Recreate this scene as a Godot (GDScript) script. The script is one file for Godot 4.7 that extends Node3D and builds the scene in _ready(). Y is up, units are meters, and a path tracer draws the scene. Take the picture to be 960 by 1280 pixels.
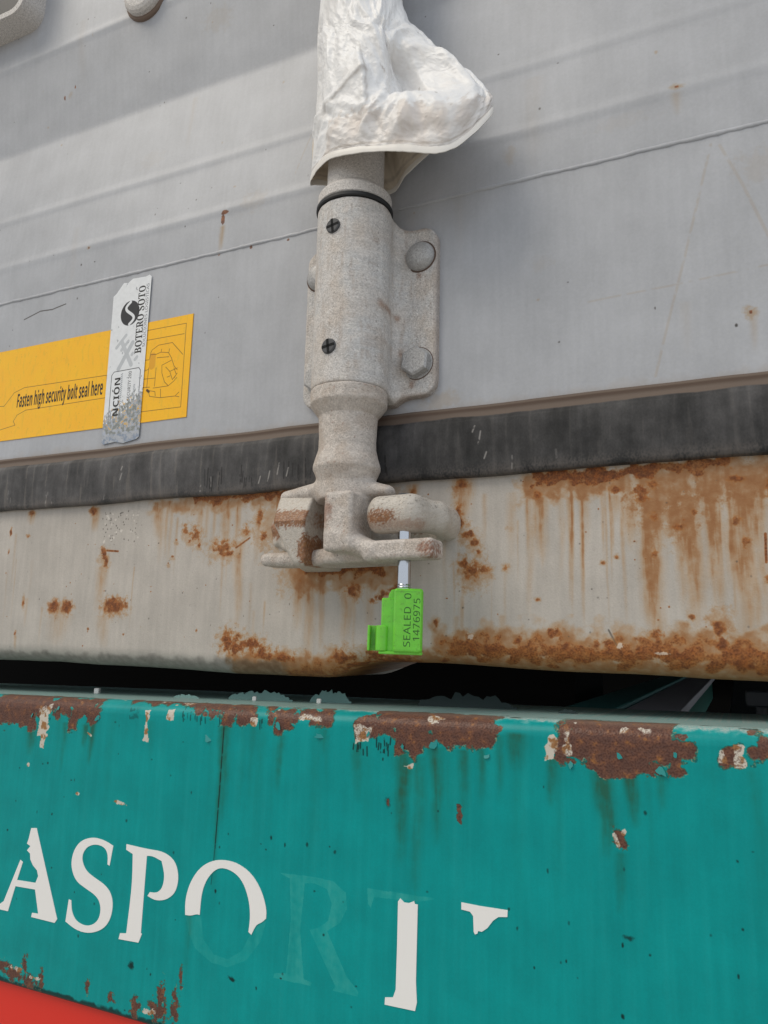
extends Node3D
# A container door's locking bar, its bracket and keeper, a bolt seal, and the trailer beam below. Millimetres are used throughout and turned to metres by v().

var taken := {}
var noise := []          # tiles of 512 x 512 bytes
var M := {}

func v(x: float, y: float, z: float) -> Vector3: return Vector3(x, y, z) * 0.001

# ---------------------------------------------------------------- naming
func numbered(called: String, parent: Node) -> String:
	var key := str(parent.get_instance_id()) + called
	taken[key] = taken.get(key, -1) + 1
	return called if taken[key] == 0 else "%s_%03d" % [called, taken[key]]

func tag(o: Node, label := "", category := "", group := "") -> Node:
	if label: o.set_meta("label", label)
	if category: o.set_meta("category", category)
	if group: o.set_meta("group", group)
	return o

func thing(called: String, label: String, category: String, at := Vector3.ZERO, group := "") -> Node3D:
	var o := Node3D.new()
	o.name = numbered(called, self)
	add_child(o, true)
	o.position = at
	tag(o, label, category, group)
	return o

func obj(called: String, mesh: Mesh, material: Material, parent: Node = self, label := "") -> MeshInstance3D:
	var o := MeshInstance3D.new()
	o.name = numbered(called, parent)
	o.mesh = mesh
	o.material_override = material
	parent.add_child(o, true)
	if label: o.set_meta("label", label)
	return o

# ---------------------------------------------------------------- noise and painting
func make_noise(kind: int, freq: float, octaves: int, sd: int) -> PackedByteArray:
	var n := FastNoiseLite.new()
	n.seed = sd
	n.noise_type = kind
	n.frequency = freq
	n.fractal_octaves = octaves
	var im := n.get_seamless_image(512, 512)
	im.convert(Image.FORMAT_L8)
	return im.get_data()

func nz(k: int, x: float, y: float) -> float:
	return noise[k][((int(floor(y)) & 511) << 9) | (int(floor(x)) & 511)] * 0.00392157

func nzs(k: int, x: float, y: float) -> float:      # the same, interpolated
	var fx := floorf(x); var fy := floorf(y)
	var u := x - fx; var w := y - fy
	var t: PackedByteArray = noise[k]
	var x0 := int(fx) & 511; var x1 := (x0 + 1) & 511
	var y0 := (int(fy) & 511) << 9; var y1 := ((int(fy) + 1) & 511) << 9
	return lerpf(lerpf(t[y0 | x0], t[y0 | x1], u), lerpf(t[y1 | x0], t[y1 | x1], u), w) * 0.00392157

class Paint:
	var w: int; var h: int; var x0: float; var y1: float; var s: float
	var b := []
	var host
	func _init(hst, px0: float, px1: float, py0: float, py1: float, scale: float, n: int):
		host = hst; x0 = px0; y1 = py1; s = scale
		w = int((px1 - px0) / s); h = int((py1 - py0) / s)
		for i in n:
			var a := PackedFloat32Array(); a.resize(w * h); b.append(a)
	func blob(k: int, x: float, y: float, rx: float, ry: float, amp := 1.0, rough := 0.9, ang := 0.0, hard := 0.3):
		var buf: PackedFloat32Array = b[k]
		var r := maxf(rx, ry) * 1.5
		var ca := cos(ang); var sa := sin(ang)
		for j in range(maxi(0, int((y1 - y - r) / s)), mini(h, int((y1 - y + r) / s) + 1)):
			for i in range(maxi(0, int((x - r - x0) / s)), mini(w, int((x + r - x0) / s) + 1)):
				var dx := x0 + i * s - x; var dy := y1 - j * s - y
				var u := (dx * ca + dy * sa) / rx; var q := (dy * ca - dx * sa) / ry
				var d := u * u + q * q
				if d > 2.2: continue
				d = sqrt(d) + (host.nz(1, i * 1.3, j * 1.3) - 0.5) * rough + (host.nz(0, i, j) - 0.5) * rough * 0.5
				var a := amp * (1.0 - smoothstep(hard, 1.12, d))
				var at := j * w + i
				if a > buf[at]: buf[at] = a
		b[k] = buf
	func box(k: int, xa: float, xb: float, ya: float, yb: float, amp := 1.0, rough := 4.0, soft := 1.2):   # a ragged rectangle
		var buf: PackedFloat32Array = b[k]
		for j in range(maxi(0, int((y1 - yb - rough) / s)), mini(h, int((y1 - ya + rough) / s) + 1)):
			for i in range(maxi(0, int((xa - rough - x0) / s)), mini(w, int((xb + rough - x0) / s) + 1)):
				var x := x0 + i * s; var y := y1 - j * s
				var d := minf(minf(x - xa, xb - x), minf(y - ya, yb - y))
				d += (host.nzs(2, i * 1.6 + xa, j * 1.6) - 0.5) * rough * 2.0 + (host.nzs(1, i * 0.7, j * 0.7) - 0.5) * rough * 0.9 + (host.nz(0, i, j) - 0.5) * rough * 0.2
				var a := amp * smoothstep(-soft, soft, d)
				var at := j * w + i
				if a > buf[at]: buf[at] = a
		b[k] = buf
	func drip(k: int, x: float, y: float, length: float, wide: float, amp := 0.7):
		var buf: PackedFloat32Array = b[k]
		var n := int(length / s)
		for jj in n:
			var j := int((y1 - y) / s) + jj
			if j < 0 or j >= h: continue
			var t := float(jj) / n
			var hw := wide * (1.0 - 0.35 * t)
			var cx: float = x + (host.nzs(2, j * 0.35, x * 3.0) - 0.5) * wide * 1.2
			var fade := amp * minf(1.0, jj * s / 2.0) * (1.0 - t * t)
			for i in range(maxi(0, int((cx - hw * 2.2 - x0) / s)), mini(w, int((cx + hw * 2.2 - x0) / s) + 1)):
				var d := (x0 + i * s - cx) / hw
				var a: float = fade * exp(-d * d) * (0.55 + 0.9 * host.nz(1, i * 2.2, j * 0.25 + 77))
				var at := j * w + i
				buf[at] = minf(1.0, maxf(buf[at], a) + minf(buf[at], a) * 0.4)
		b[k] = buf
	func line(k: int, pts: Array, wide: float, amp := 1.0, breakup := 0.0):
		var buf: PackedFloat32Array = b[k]
		for q in range(0, pts.size() - 3, 2):
			var ax: float = pts[q]; var ay: float = pts[q + 1]; var ex: float = pts[q + 2] - ax; var ey: float = pts[q + 3] - ay
			var ll := maxf(1e-6, ex * ex + ey * ey)
			for j in range(maxi(0, int((y1 - maxf(ay, ay + ey) - wide) / s) - 1), mini(h, int((y1 - minf(ay, ay + ey) + wide) / s) + 2)):
				for i in range(maxi(0, int((minf(ax, ax + ex) - wide - x0) / s) - 1), mini(w, int((maxf(ax, ax + ex) + wide - x0) / s) + 2)):
					var dx := x0 + i * s - ax; var dy := y1 - j * s - ay
					var t := clampf((dx * ex + dy * ey) / ll, 0, 1)
					var d := Vector2(dx - ex * t, dy - ey * t).length()
					var a := amp * clampf((wide * 0.5 - d) / s + 0.5, 0, 1)
					if breakup > 0: a *= smoothstep(breakup - 0.1, breakup + 0.1, host.nz(1, i, j))
					var at := j * w + i
					if a > buf[at]: buf[at] = a
		b[k] = buf
	func poly(k: int, pts: PackedVector2Array, amp := 1.0):
		var buf: PackedFloat32Array = b[k]
		var r := Rect2(pts[0], Vector2.ZERO)
		for p in pts: r = r.expand(p)
		for j in range(maxi(0, int((y1 - r.end.y) / s)), mini(h, int((y1 - r.position.y) / s) + 1)):
			for i in range(maxi(0, int((r.position.x - x0) / s)), mini(w, int((r.end.x - x0) / s) + 1)):
				if Geometry2D.is_point_in_polygon(Vector2(x0 + i * s, y1 - j * s), pts): buf[j * w + i] = amp
		b[k] = buf
	func run(f: Callable) -> Array:          # f(i, j) -> Color with height in alpha; rows in parallel; returns [colour texture, height texture]
		var rows := []
		rows.resize(h)
		var task := WorkerThreadPool.add_group_task(func(j):
			var a := PackedByteArray(); a.resize(w * 4)
			var o := 0
			for i in w:
				var c: Color = f.call(i, j)
				a[o] = clampi(int(c.r * 255.0 + 0.5), 0, 255); a[o + 1] = clampi(int(c.g * 255.0 + 0.5), 0, 255)
				a[o + 2] = clampi(int(c.b * 255.0 + 0.5), 0, 255); a[o + 3] = clampi(int(c.a * 255.0 + 0.5), 0, 255)
				o += 4
			rows[j] = a, h)
		WorkerThreadPool.wait_for_group_task_completion(task)
		var all := PackedByteArray()
		for r in rows: all.append_array(r)
		var hs := PackedByteArray(); hs.resize(w * h)
		var cs := PackedByteArray(); cs.resize(w * h * 3)
		for p in w * h:
			hs[p] = all[p * 4 + 3]
			cs[p * 3] = all[p * 4]; cs[p * 3 + 1] = all[p * 4 + 1]; cs[p * 3 + 2] = all[p * 4 + 2]
		return [ImageTexture.create_from_image(Image.create_from_data(w, h, false, Image.FORMAT_RGB8, cs)), ImageTexture.create_from_image(Image.create_from_data(w, h, false, Image.FORMAT_L8, hs))]
	func uv(x: float, y: float) -> Vector2: return Vector2((x - x0) / (w * s), (y1 - y) / (h * s))

func material(tex: Array, rough: float, bump: float, spec := 0.5) -> StandardMaterial3D:
	var m := StandardMaterial3D.new()
	m.roughness = rough
	m.metallic_specular = spec
	if tex.size():
		m.albedo_texture = tex[0]
		if bump > 0:
			m.heightmap_enabled = true
			m.heightmap_texture = tex[1]
			m.heightmap_scale = bump
	return m

func plain(c: Color, rough: float, metal := 0.0) -> StandardMaterial3D:
	var m := StandardMaterial3D.new()
	m.albedo_color = c; m.roughness = rough; m.metallic = metal
	return m

# ---------------------------------------------------------------- mesh helpers
func grid(nu: int, nv: int, pos: Callable, uvf: Callable, colf = null, closed := false) -> ArrayMesh:   # smooth sheet over u, v in 0..1
	var p := PackedVector3Array(); var t := PackedVector2Array(); var c := PackedColorArray(); var n := PackedVector3Array(); var ix := PackedInt32Array()
	for j in nv + 1:
		for i in nu + 1:
			var u := float(i) / nu; var w := float(j) / nv
			p.append(pos.call(u, w)); t.append(uvf.call(u, w))
			if colf != null: c.append(colf.call(u, w))
	n.resize(p.size())
	var st := nu + 1
	for j in nv + 1:
		for i in nu + 1:
			var l := i - 1; var r := i + 1
			if closed and i == 0: l = nu - 1
			if closed and i == nu: r = 1
			var d1 := p[j * st + clampi(r, 0, nu)] - p[j * st + clampi(l, 0, nu)]
			var d2 := p[mini(j + 1, nv) * st + i] - p[maxi(j - 1, 0) * st + i]
			n[j * st + i] = d1.cross(d2).normalized()
	for j in nv:
		for i in nu:
			var a := j * st + i
			ix.append_array([a, a + st, a + 1, a + 1, a + st, a + st + 1])
	var arr := []; arr.resize(Mesh.ARRAY_MAX)
	arr[Mesh.ARRAY_VERTEX] = p; arr[Mesh.ARRAY_NORMAL] = n; arr[Mesh.ARRAY_TEX_UV] = t; arr[Mesh.ARRAY_INDEX] = ix
	if colf != null: arr[Mesh.ARRAY_COLOR] = c
	var m := ArrayMesh.new()
	m.add_surface_from_arrays(Mesh.PRIMITIVE_TRIANGLES, arr)
	return m

func lathe(profile: Array, axis := Vector3.UP, seg := 48) -> ArrayMesh:    # profile: [radius, height] pairs in mm, round an axis
	var q := Quaternion(Vector3.UP, axis.normalized()) if axis.normalized() != Vector3.UP else Quaternion.IDENTITY
	var area := 0.0
	for k in range(0, profile.size() - 2, 2): area += profile[k] * profile[k + 3] - profile[k + 2] * profile[k + 1]
	if area < 0:
		var turned := []
		for k in range(profile.size() - 2, -1, -2): turned.append_array([profile[k], profile[k + 1]])
		profile = turned
	var st := SurfaceTool.new()
	st.begin(Mesh.PRIMITIVE_TRIANGLES)
	for k in range(0, profile.size() - 2, 2):
		var r0: float = profile[k]; var h0: float = profile[k + 1]; var r1: float = profile[k + 2]; var h1: float = profile[k + 3]
		var nn := Vector2(h1 - h0, r0 - r1).normalized()
		for i in seg:
			var a := TAU * i / seg; var b := TAU * (i + 1) / seg
			var quad := []
			for e in [[a, r0, h0], [b, r0, h0], [b, r1, h1], [a, r1, h1]]:
				quad.append([q * v(cos(e[0]) * e[1], e[2], sin(e[0]) * e[1]), q * Vector3(cos(e[0]) * nn.x, nn.y, sin(e[0]) * nn.x)])
			for e in [0, 1, 2, 0, 2, 3]:
				st.set_normal(quad[e][1]); st.set_uv(Vector2(0, 0)); st.add_vertex(quad[e][0])
	return st.commit()

func prism(pts: PackedVector2Array, z0: float, z1: float, bevel := 0.0) -> ArrayMesh:   # outline in mm (x, y) between z0 and z1, with an optional chamfered front
	var st := SurfaceTool.new()
	st.begin(Mesh.PRIMITIVE_TRIANGLES)
	if Geometry2D.is_polygon_clockwise(pts): pts.reverse()
	var front := pts
	if bevel > 0:
		var off := Geometry2D.offset_polygon(pts, -bevel, Geometry2D.JOIN_MITER)
		if off.size() and off[0].size() == pts.size():
			var best := 0
			for i in pts.size():
				if off[0][i].distance_to(pts[0]) < off[0][best].distance_to(pts[0]): best = i
			var turned := PackedVector2Array()
			for i in pts.size(): turned.append(off[0][(best + i) % pts.size()])
			front = turned
	var flat := func(a: Vector3, b: Vector3, c: Vector3):
		var n := (b - a).cross(c - a).normalized()
		for e in [a, c, b]:
			st.set_normal(n); st.set_uv(Vector2.ZERO); st.add_vertex(e)
	for side in [[front, z1, 1], [pts, z0, -1]]:
		var poly: PackedVector2Array = side[0]
		var tri := Geometry2D.triangulate_polygon(poly)
		for k in range(0, tri.size(), 3):
			var a := v(poly[tri[k]].x, poly[tri[k]].y, side[1]); var b := v(poly[tri[k + 1]].x, poly[tri[k + 1]].y, side[1]); var c := v(poly[tri[k + 2]].x, poly[tri[k + 2]].y, side[1])
			if ((b - a).cross(c - a).z > 0) == (side[2] > 0): flat.call(a, b, c)
			else: flat.call(a, c, b)
	for i in pts.size():
		var p := pts[i]; var q := pts[(i + 1) % pts.size()]
		var f := front[i]; var g := front[(i + 1) % pts.size()]
		var zb := z1 - bevel
		flat.call(v(p.x, p.y, z0), v(q.x, q.y, z0), v(q.x, q.y, zb)); flat.call(v(p.x, p.y, z0), v(q.x, q.y, zb), v(p.x, p.y, zb))
		if bevel > 0:
			flat.call(v(p.x, p.y, zb), v(q.x, q.y, zb), v(g.x, g.y, z1)); flat.call(v(p.x, p.y, zb), v(g.x, g.y, z1), v(f.x, f.y, z1))
	return st.commit()

func outline(a: Array) -> PackedVector2Array:
	var p := PackedVector2Array()
	for i in range(0, a.size(), 2): p.append(Vector2(a[i], a[i + 1]))
	return p

func rounded(w: float, h: float, r: float, at := Vector2.ZERO, n := 6) -> PackedVector2Array:
	var p := PackedVector2Array()
	for c in [[1, 1, 0.0], [-1, 1, PI / 2], [-1, -1, PI], [1, -1, 3 * PI / 2]]:
		for i in n + 1:
			var a: float = c[2] + PI / 2 * i / n
			p.append(at + Vector2(c[0] * (w / 2 - r) + cos(a) * r, c[1] * (h / 2 - r) + sin(a) * r))
	return p

func text(words: String, face: String, wide: float, high: float, where: Vector3, turn: float, m: Material, parent: Node, weight := 400, depth := 0.06) -> MeshInstance3D:   # lettering fitted to wide x high mm
	var t := TextMesh.new()
	var f := SystemFont.new()
	f.font_names = PackedStringArray([face]); f.font_weight = weight
	t.font = f; t.text = words; t.font_size = 64; t.pixel_size = 0.001; t.depth = 0.001; t.curve_step = 1.5
	t.horizontal_alignment = HORIZONTAL_ALIGNMENT_LEFT; t.vertical_alignment = VERTICAL_ALIGNMENT_BOTTOM
	var arr := t.get_mesh_arrays()
	var p: PackedVector3Array = arr[Mesh.ARRAY_VERTEX]
	var lo := Vector3(1e9, 1e9, 1e9); var hi := -lo
	for q in p: lo = lo.min(q); hi = hi.max(q)
	for i in p.size():
		var q := (p[i] - lo) / (hi - lo)
		p[i] = v(q.x * wide, q.y * high, q.z * depth)
	arr[Mesh.ARRAY_VERTEX] = p
	arr[Mesh.ARRAY_TANGENT] = null
	var mesh := ArrayMesh.new()
	mesh.add_surface_from_arrays(Mesh.PRIMITIVE_TRIANGLES, arr)
	var o := obj("printed_text", mesh, m, parent)
	o.position = where
	o.rotation.z = turn
	return o

# ---------------------------------------------------------------- cast shapes: distance fields (mm) meshed as surface nets
func smin(a: float, b: float, k: float) -> float:
	var h := maxf(k - absf(a - b), 0.0) / k
	return minf(a, b) - h * h * k * 0.25

func smax(a: float, b: float, k: float) -> float: return -smin(-a, -b, k)

func capsule(p: Vector3, a: Vector3, b: Vector3, ra: float, rb: float) -> float:
	var ab := b - a
	var t := clampf((p - a).dot(ab) / ab.length_squared(), 0, 1)
	return p.distance_to(a + ab * t) - lerpf(ra, rb, t)

func rbox(p: Vector3, c: Vector3, half: Vector3, r: float) -> float:
	var q := (p - c).abs() - half + Vector3(r, r, r)
	return q.max(Vector3.ZERO).length() + minf(maxf(q.x, maxf(q.y, q.z)), 0.0) - r

func nets(f: Callable, lo: Vector3, hi: Vector3, h: float, colf = null) -> ArrayMesh:
	var n := Vector3i(((hi - lo) / h).ceil()) + Vector3i.ONE
	var sx := 1; var sy := n.x; var sz := n.x * n.y
	var val := PackedFloat32Array(); val.resize(n.x * n.y * n.z)
	const B := 6
	var rad := B * h * 0.9
	for bz in range(0, n.z, B):
		for by in range(0, n.y, B):
			for bx in range(0, n.x, B):
				var d: float = f.call(lo + (Vector3(bx, by, bz) + Vector3.ONE * (B * 0.5)) * h)
				var far := absf(d) > rad * 1.25
				for k in range(bz, mini(bz + B, n.z)):
					for j in range(by, mini(by + B, n.y)):
						for i in range(bx, mini(bx + B, n.x)):
							val[i + j * sy + k * sz] = d if far else f.call(lo + Vector3(i, j, k) * h)
	var ids := PackedInt32Array(); ids.resize(val.size()); ids.fill(-1)
	var p := PackedVector3Array()
	var corner := [0, sx, sy, sx + sy, sz, sz + sx, sz + sy, sz + sx + sy]
	var off := [Vector3(0, 0, 0), Vector3(1, 0, 0), Vector3(0, 1, 0), Vector3(1, 1, 0), Vector3(0, 0, 1), Vector3(1, 0, 1), Vector3(0, 1, 1), Vector3(1, 1, 1)]
	var edges := [[0, 1], [2, 3], [4, 5], [6, 7], [0, 2], [1, 3], [4, 6], [5, 7], [0, 4], [1, 5], [2, 6], [3, 7]]
	for k in n.z - 1:
		for j in n.y - 1:
			for i in n.x - 1:
				var at := i + j * sy + k * sz
				var first: bool = val[at] < 0
				var mixed := false
				for c in 7:
					if (val[at + corner[c + 1]] < 0) != first: mixed = true; break
				if not mixed: continue
				var sum := Vector3.ZERO; var cnt := 0
				for e in edges:
					var a: float = val[at + corner[e[0]]]; var b: float = val[at + corner[e[1]]]
					if (a < 0) != (b < 0):
						sum += off[e[0]].lerp(off[e[1]], a / (a - b)); cnt += 1
				ids[at] = p.size()
				p.append(lo + (Vector3(i, j, k) + sum / cnt) * h)
	var nn := PackedVector3Array(); nn.resize(p.size())
	var cc := PackedColorArray()
	var e := 0.35
	for i in p.size():
		for rep in 2:
			var q := p[i]
			var g := Vector3(f.call(q + Vector3(e, 0, 0)) - f.call(q - Vector3(e, 0, 0)), f.call(q + Vector3(0, e, 0)) - f.call(q - Vector3(0, e, 0)), f.call(q + Vector3(0, 0, e)) - f.call(q - Vector3(0, 0, e)))
			nn[i] = g.normalized()
			if rep == 0: p[i] = q - nn[i] * clampf(f.call(q), -h * 0.5, h * 0.5)
			else: break
		if colf != null: cc.append(colf.call(p[i], nn[i]))
	var ix := PackedInt32Array()
	for k in range(1, n.z - 1):
		for j in range(1, n.y - 1):
			for i in range(1, n.x - 1):
				var at := i + j * sy + k * sz
				var a := val[at] < 0
				for ax in 3:
					var step: int = [sx, sy, sz][ax]; var u: int = [sy, sz, sx][ax]; var w: int = [sz, sx, sy][ax]
					if a == (val[at + step] < 0): continue
					var q := [ids[at - u - w], ids[at - w], ids[at], ids[at - u]]
					if q.min() < 0: continue
					if a: ix.append_array([q[0], q[2], q[1], q[0], q[3], q[2]])
					else: ix.append_array([q[0], q[1], q[2], q[0], q[2], q[3]])
	for i in p.size(): p[i] *= 0.001
	var arr := []; arr.resize(Mesh.ARRAY_MAX)
	arr[Mesh.ARRAY_VERTEX] = p; arr[Mesh.ARRAY_NORMAL] = nn; arr[Mesh.ARRAY_INDEX] = ix
	if colf != null: arr[Mesh.ARRAY_COLOR] = cc
	var m := ArrayMesh.new()
	m.add_surface_from_arrays(Mesh.PRIMITIVE_TRIANGLES, arr)
	return m

# ================================================================ the scene
func _ready() -> void:
	var cam := Camera3D.new()
	cam.name = "camera"
	add_child(cam)
	cam.position = v(230.2, 1500, 465)
	cam.transform.basis = Basis(Vector3(0.90835, 0.02210, -0.41763), Vector3(0.05288, 0.98452, 0.16711), Vector3(0.41486, -0.17388, 0.89312)).orthonormalized()
	cam.fov = rad_to_deg(2.0 * atan(640.0 / 943.0))
	cam.near = 0.02
	cam.far = 200.0
	cam.current = true

	var sky_mat := ProceduralSkyMaterial.new()
	sky_mat.sky_top_color = Color(0.84, 0.88, 0.93)
	sky_mat.sky_horizon_color = Color(0.80, 0.82, 0.84)
	sky_mat.sky_curve = 0.2
	sky_mat.ground_bottom_color = Color(0.60, 0.59, 0.57)
	sky_mat.ground_horizon_color = Color(0.68, 0.67, 0.65)
	var sky := Sky.new()
	sky.sky_material = sky_mat
	var env := Environment.new()
	env.background_mode = Environment.BG_SKY
	env.sky = sky
	env.background_energy_multiplier = 1.0
	env.ambient_light_source = Environment.AMBIENT_SOURCE_SKY
	env.tonemap_mode = Environment.TONE_MAPPER_LINEAR
	env.tonemap_exposure = 1.38
	env.sdfgi_enabled = true
	env.ssao_enabled = true
	env.ssil_enabled = true
	var we := WorldEnvironment.new()
	we.name = "world"
	we.environment = env
	add_child(we)
	var sun := DirectionalLight3D.new()
	sun.name = "sun"
	add_child(sun)
	sun.light_energy = 0.36
	sun.light_color = Color(1.0, 0.97, 0.92)
	sun.light_angular_distance = 36.0
	sun.shadow_enabled = true
	sun.look_at_from_position(Vector3.ZERO, Vector3(0.42, -0.80, -0.50))

	noise.append(make_noise(FastNoiseLite.TYPE_SIMPLEX_SMOOTH, 0.22, 3, 1))   # 0 fine
	noise.append(make_noise(FastNoiseLite.TYPE_SIMPLEX_SMOOTH, 0.045, 4, 2))  # 1 middle
	noise.append(make_noise(FastNoiseLite.TYPE_SIMPLEX_SMOOTH, 0.012, 4, 3))  # 2 coarse
	noise.append(make_noise(FastNoiseLite.TYPE_VALUE, 0.5, 1, 4))             # 3 grain

	noise.append(make_noise(FastNoiseLite.TYPE_SIMPLEX_SMOOTH, 0.012, 1, 6))  # 4 smooth
	var cells := FastNoiseLite.new()
	cells.seed = 12; cells.noise_type = FastNoiseLite.TYPE_CELLULAR; cells.frequency = 0.02; cells.fractal_type = FastNoiseLite.FRACTAL_NONE
	cells.cellular_return_type = FastNoiseLite.RETURN_DISTANCE2_SUB
	cells.domain_warp_enabled = true; cells.domain_warp_amplitude = 14.0; cells.domain_warp_frequency = 0.015
	var ci := cells.get_seamless_image(512, 512)
	ci.convert(Image.FORMAT_L8)
	noise.append(ci.get_data())                                              # 5 crumpled
	make_materials()
	build_container()
	build_trailer()
	build_bracket()
	build_locking_bar()
	build_stickers()
	build_seal()
	build_wrap()
	build_small()

func rust_color(i: float, j: float) -> Color:
	var a := nz(1, i * 1.7, j * 1.7); var b := nz(0, i, j)
	return Color(0.36, 0.20, 0.13).lerp(Color(0.62, 0.35, 0.17), clampf(a * 1.5 - 0.35, 0, 1)).lerp(Color(0.26, 0.13, 0.09), clampf(b * 1.6 - 0.75, 0, 0.8))

func make_materials() -> void:
	# rough galvanised casting: pale grains, pinkish and dark specks
	var P := Paint.new(self, 0, 64, 0, 64, 0.125, 0)
	var cast := P.run(func(i, j):
		var g := nz(3, i * 0.5, j * 0.5); var f := nz(0, i * 0.4, j * 0.4); var c := nz(1, i, j)
		var k := 0.775 + (g - 0.5) * 0.10 + (f - 0.5) * 0.17 + (c - 0.5) * 0.13
		var col := Color(k * 0.99, k * 0.962, k * 0.935)
		if f > 0.70: col = col.lerp(Color(0.93, 0.91, 0.89), (f - 0.70) * 2.2)
		if f < 0.28: col = col.lerp(Color(0.42, 0.38, 0.35), (0.30 - f) * 3.2)
		col.a = f * 0.7 + g * 0.3
		return col)
	M.cast = material(cast, 0.62, 0.035, 0.45)
	M.cast.uv1_triplanar = true
	M.cast.uv1_scale = Vector3.ONE / 0.064
	M.cast.vertex_color_use_as_albedo = true
	var P2 := Paint.new(self, 0, 64, 0, 64, 0.125, 0)      # the keeper's old grey paint
	var worn := P2.run(func(i, j):
		var g := nz(3, i * 0.6, j * 0.6); var f := nz(0, i * 0.5, j * 0.5); var c := nz(1, i * 0.8, j * 0.8)
		var k := 0.745 + (g - 0.5) * 0.06 + (f - 0.5) * 0.09 + (c - 0.5) * 0.10
		var col := Color(k, k * 0.972, k * 0.935)
		if c > 0.68: col = col.lerp(Color(0.50, 0.42, 0.34), (c - 0.68) * 2.0)
		if f > 0.80: col = col.lerp(Color(0.30, 0.27, 0.24), (f - 0.80) * 4.0)
		col.a = f * 0.5 + c * 0.5
		return col)
	M.worn = material(worn, 0.5, 0.05, 0.5)
	M.worn.uv1_triplanar = true
	M.worn.uv1_scale = Vector3.ONE / 0.064
	M.worn.vertex_color_use_as_albedo = true
	M.cast_plain = M.cast.duplicate()
	M.cast_plain.vertex_color_use_as_albedo = false
	M.bolt = M.cast_plain.duplicate()
	M.bolt.albedo_color = Color(0.86, 0.875, 0.89)
	M.bolt.heightmap_scale = 0.01
	M.bolt.metallic = 0.3
	M.bolt.roughness = 0.5
	M.black = plain(Color(0.10, 0.10, 0.105), 0.55)
	M.slot = plain(Color(0.03, 0.03, 0.03), 0.9)
	M.dark_plastic = plain(Color(0.27, 0.27, 0.275), 0.6)
	M.rubber = plain(Color(0.13, 0.12, 0.12), 0.8)
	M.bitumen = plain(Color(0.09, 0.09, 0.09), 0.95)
	M.bitumen.metallic_specular = 0.1
	M.zinc = plain(Color(0.72, 0.73, 0.75), 0.16, 1.0)
	M.green = plain(Color(0.41, 0.75, 0.21), 0.3)
	M.green.subsurf_scatter_enabled = true
	M.green.subsurf_scatter_strength = 0.06
	var P3 := Paint.new(self, 0, 40, 0, 40, 0.16, 1)
	var gr := RandomNumberGenerator.new(); gr.seed = 3
	for k in 26:
		var x := gr.randf_range(0, 40); var y := gr.randf_range(0, 40)
		P3.line(0, [x, y, x + gr.randf_range(-5, 5), y + gr.randf_range(-5, 5)], 0.2, 0.5, 0.4)
	var scuff := P3.run(func(i, j):
		var c := nz(2, i * 1.5, j * 1.5); var f := nz(0, i, j); var m := nz(1, i, j)
		var k := 1.0 + (c - 0.5) * 0.10 + (f - 0.5) * 0.05
		var col := Color(0.41 * k, 0.75 * k, 0.21 * k).lerp(Color(0.62, 0.80, 0.42), P3.b[0][j * P3.w + i] * 0.7)
		if m > 0.68: col = col.lerp(Color(0.33, 0.45, 0.20), (m - 0.68) * 1.6)
		col.a = 0.5 + (c - 0.5) * 0.4 + (f - 0.5) * 0.1
		return col)
	M.green.albedo_color = Color.WHITE
	M.green.albedo_texture = scuff[0]
	M.green.heightmap_enabled = true
	M.green.heightmap_texture = scuff[1]
	M.green.heightmap_scale = 0.015
	M.green.uv1_triplanar = true
	M.green.uv1_scale = Vector3.ONE / 0.04
	M.ink_green = plain(Color(0.16, 0.36, 0.09), 0.6)
	M.ink = plain(Color(0.10, 0.09, 0.08), 0.6)
	M.vinyl = plain(Color(0.90, 0.89, 0.875), 0.5)
	M.grey_ink = plain(Color(0.45, 0.46, 0.48), 0.6)

func speckle(i: int, j: int, dark: float) -> float:     # sparse small dots
	return smoothstep(dark, dark + 0.06, nz(0, i * 0.9 + 31, j * 0.9 + 7)) * smoothstep(0.55, 0.7, nz(1, i * 0.6, j * 0.6))

# ---------------------------------------------------------------- container: door leaf, gasket, rear sill, keeper
var rib_y := [1817.0, 1855.0, 1909.0, 1992.0, 2087.0, 2158.0, 2212.0, 2295.0, 2390.0, 2600.0]
var rib_z := [0.0, 0.0, -4.5, -12.5, 0.0, 0.0, -4.5, -12.5, 0.0, 0.0]

func rib(y: float) -> float:
	if y <= rib_y[0]: return 0.0
	for i in rib_y.size() - 1:
		if y < rib_y[i + 1]: return lerpf(rib_z[i], rib_z[i + 1], (y - rib_y[i]) / (rib_y[i + 1] - rib_y[i]))
	return 0.0

func door_z(x: float, y: float) -> float:
	var z := 0.0
	for k in 7: z += rib(y + (k - 3) * 0.7)
	var dents := (nzs(2, x * 0.35 + 100, y * 0.35) - 0.5) * 1.6 * smoothstep(1817, 1850, y)
	for q in [1855.0, 1909.0, 2087.0]: z += 5.0 * exp(-pow((y - q) / 3.2, 2.0))
	return z / 7.0 * (smoothstep(-520, -425, x) * (1.0 - smoothstep(520, 590, x))) + dents

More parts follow.
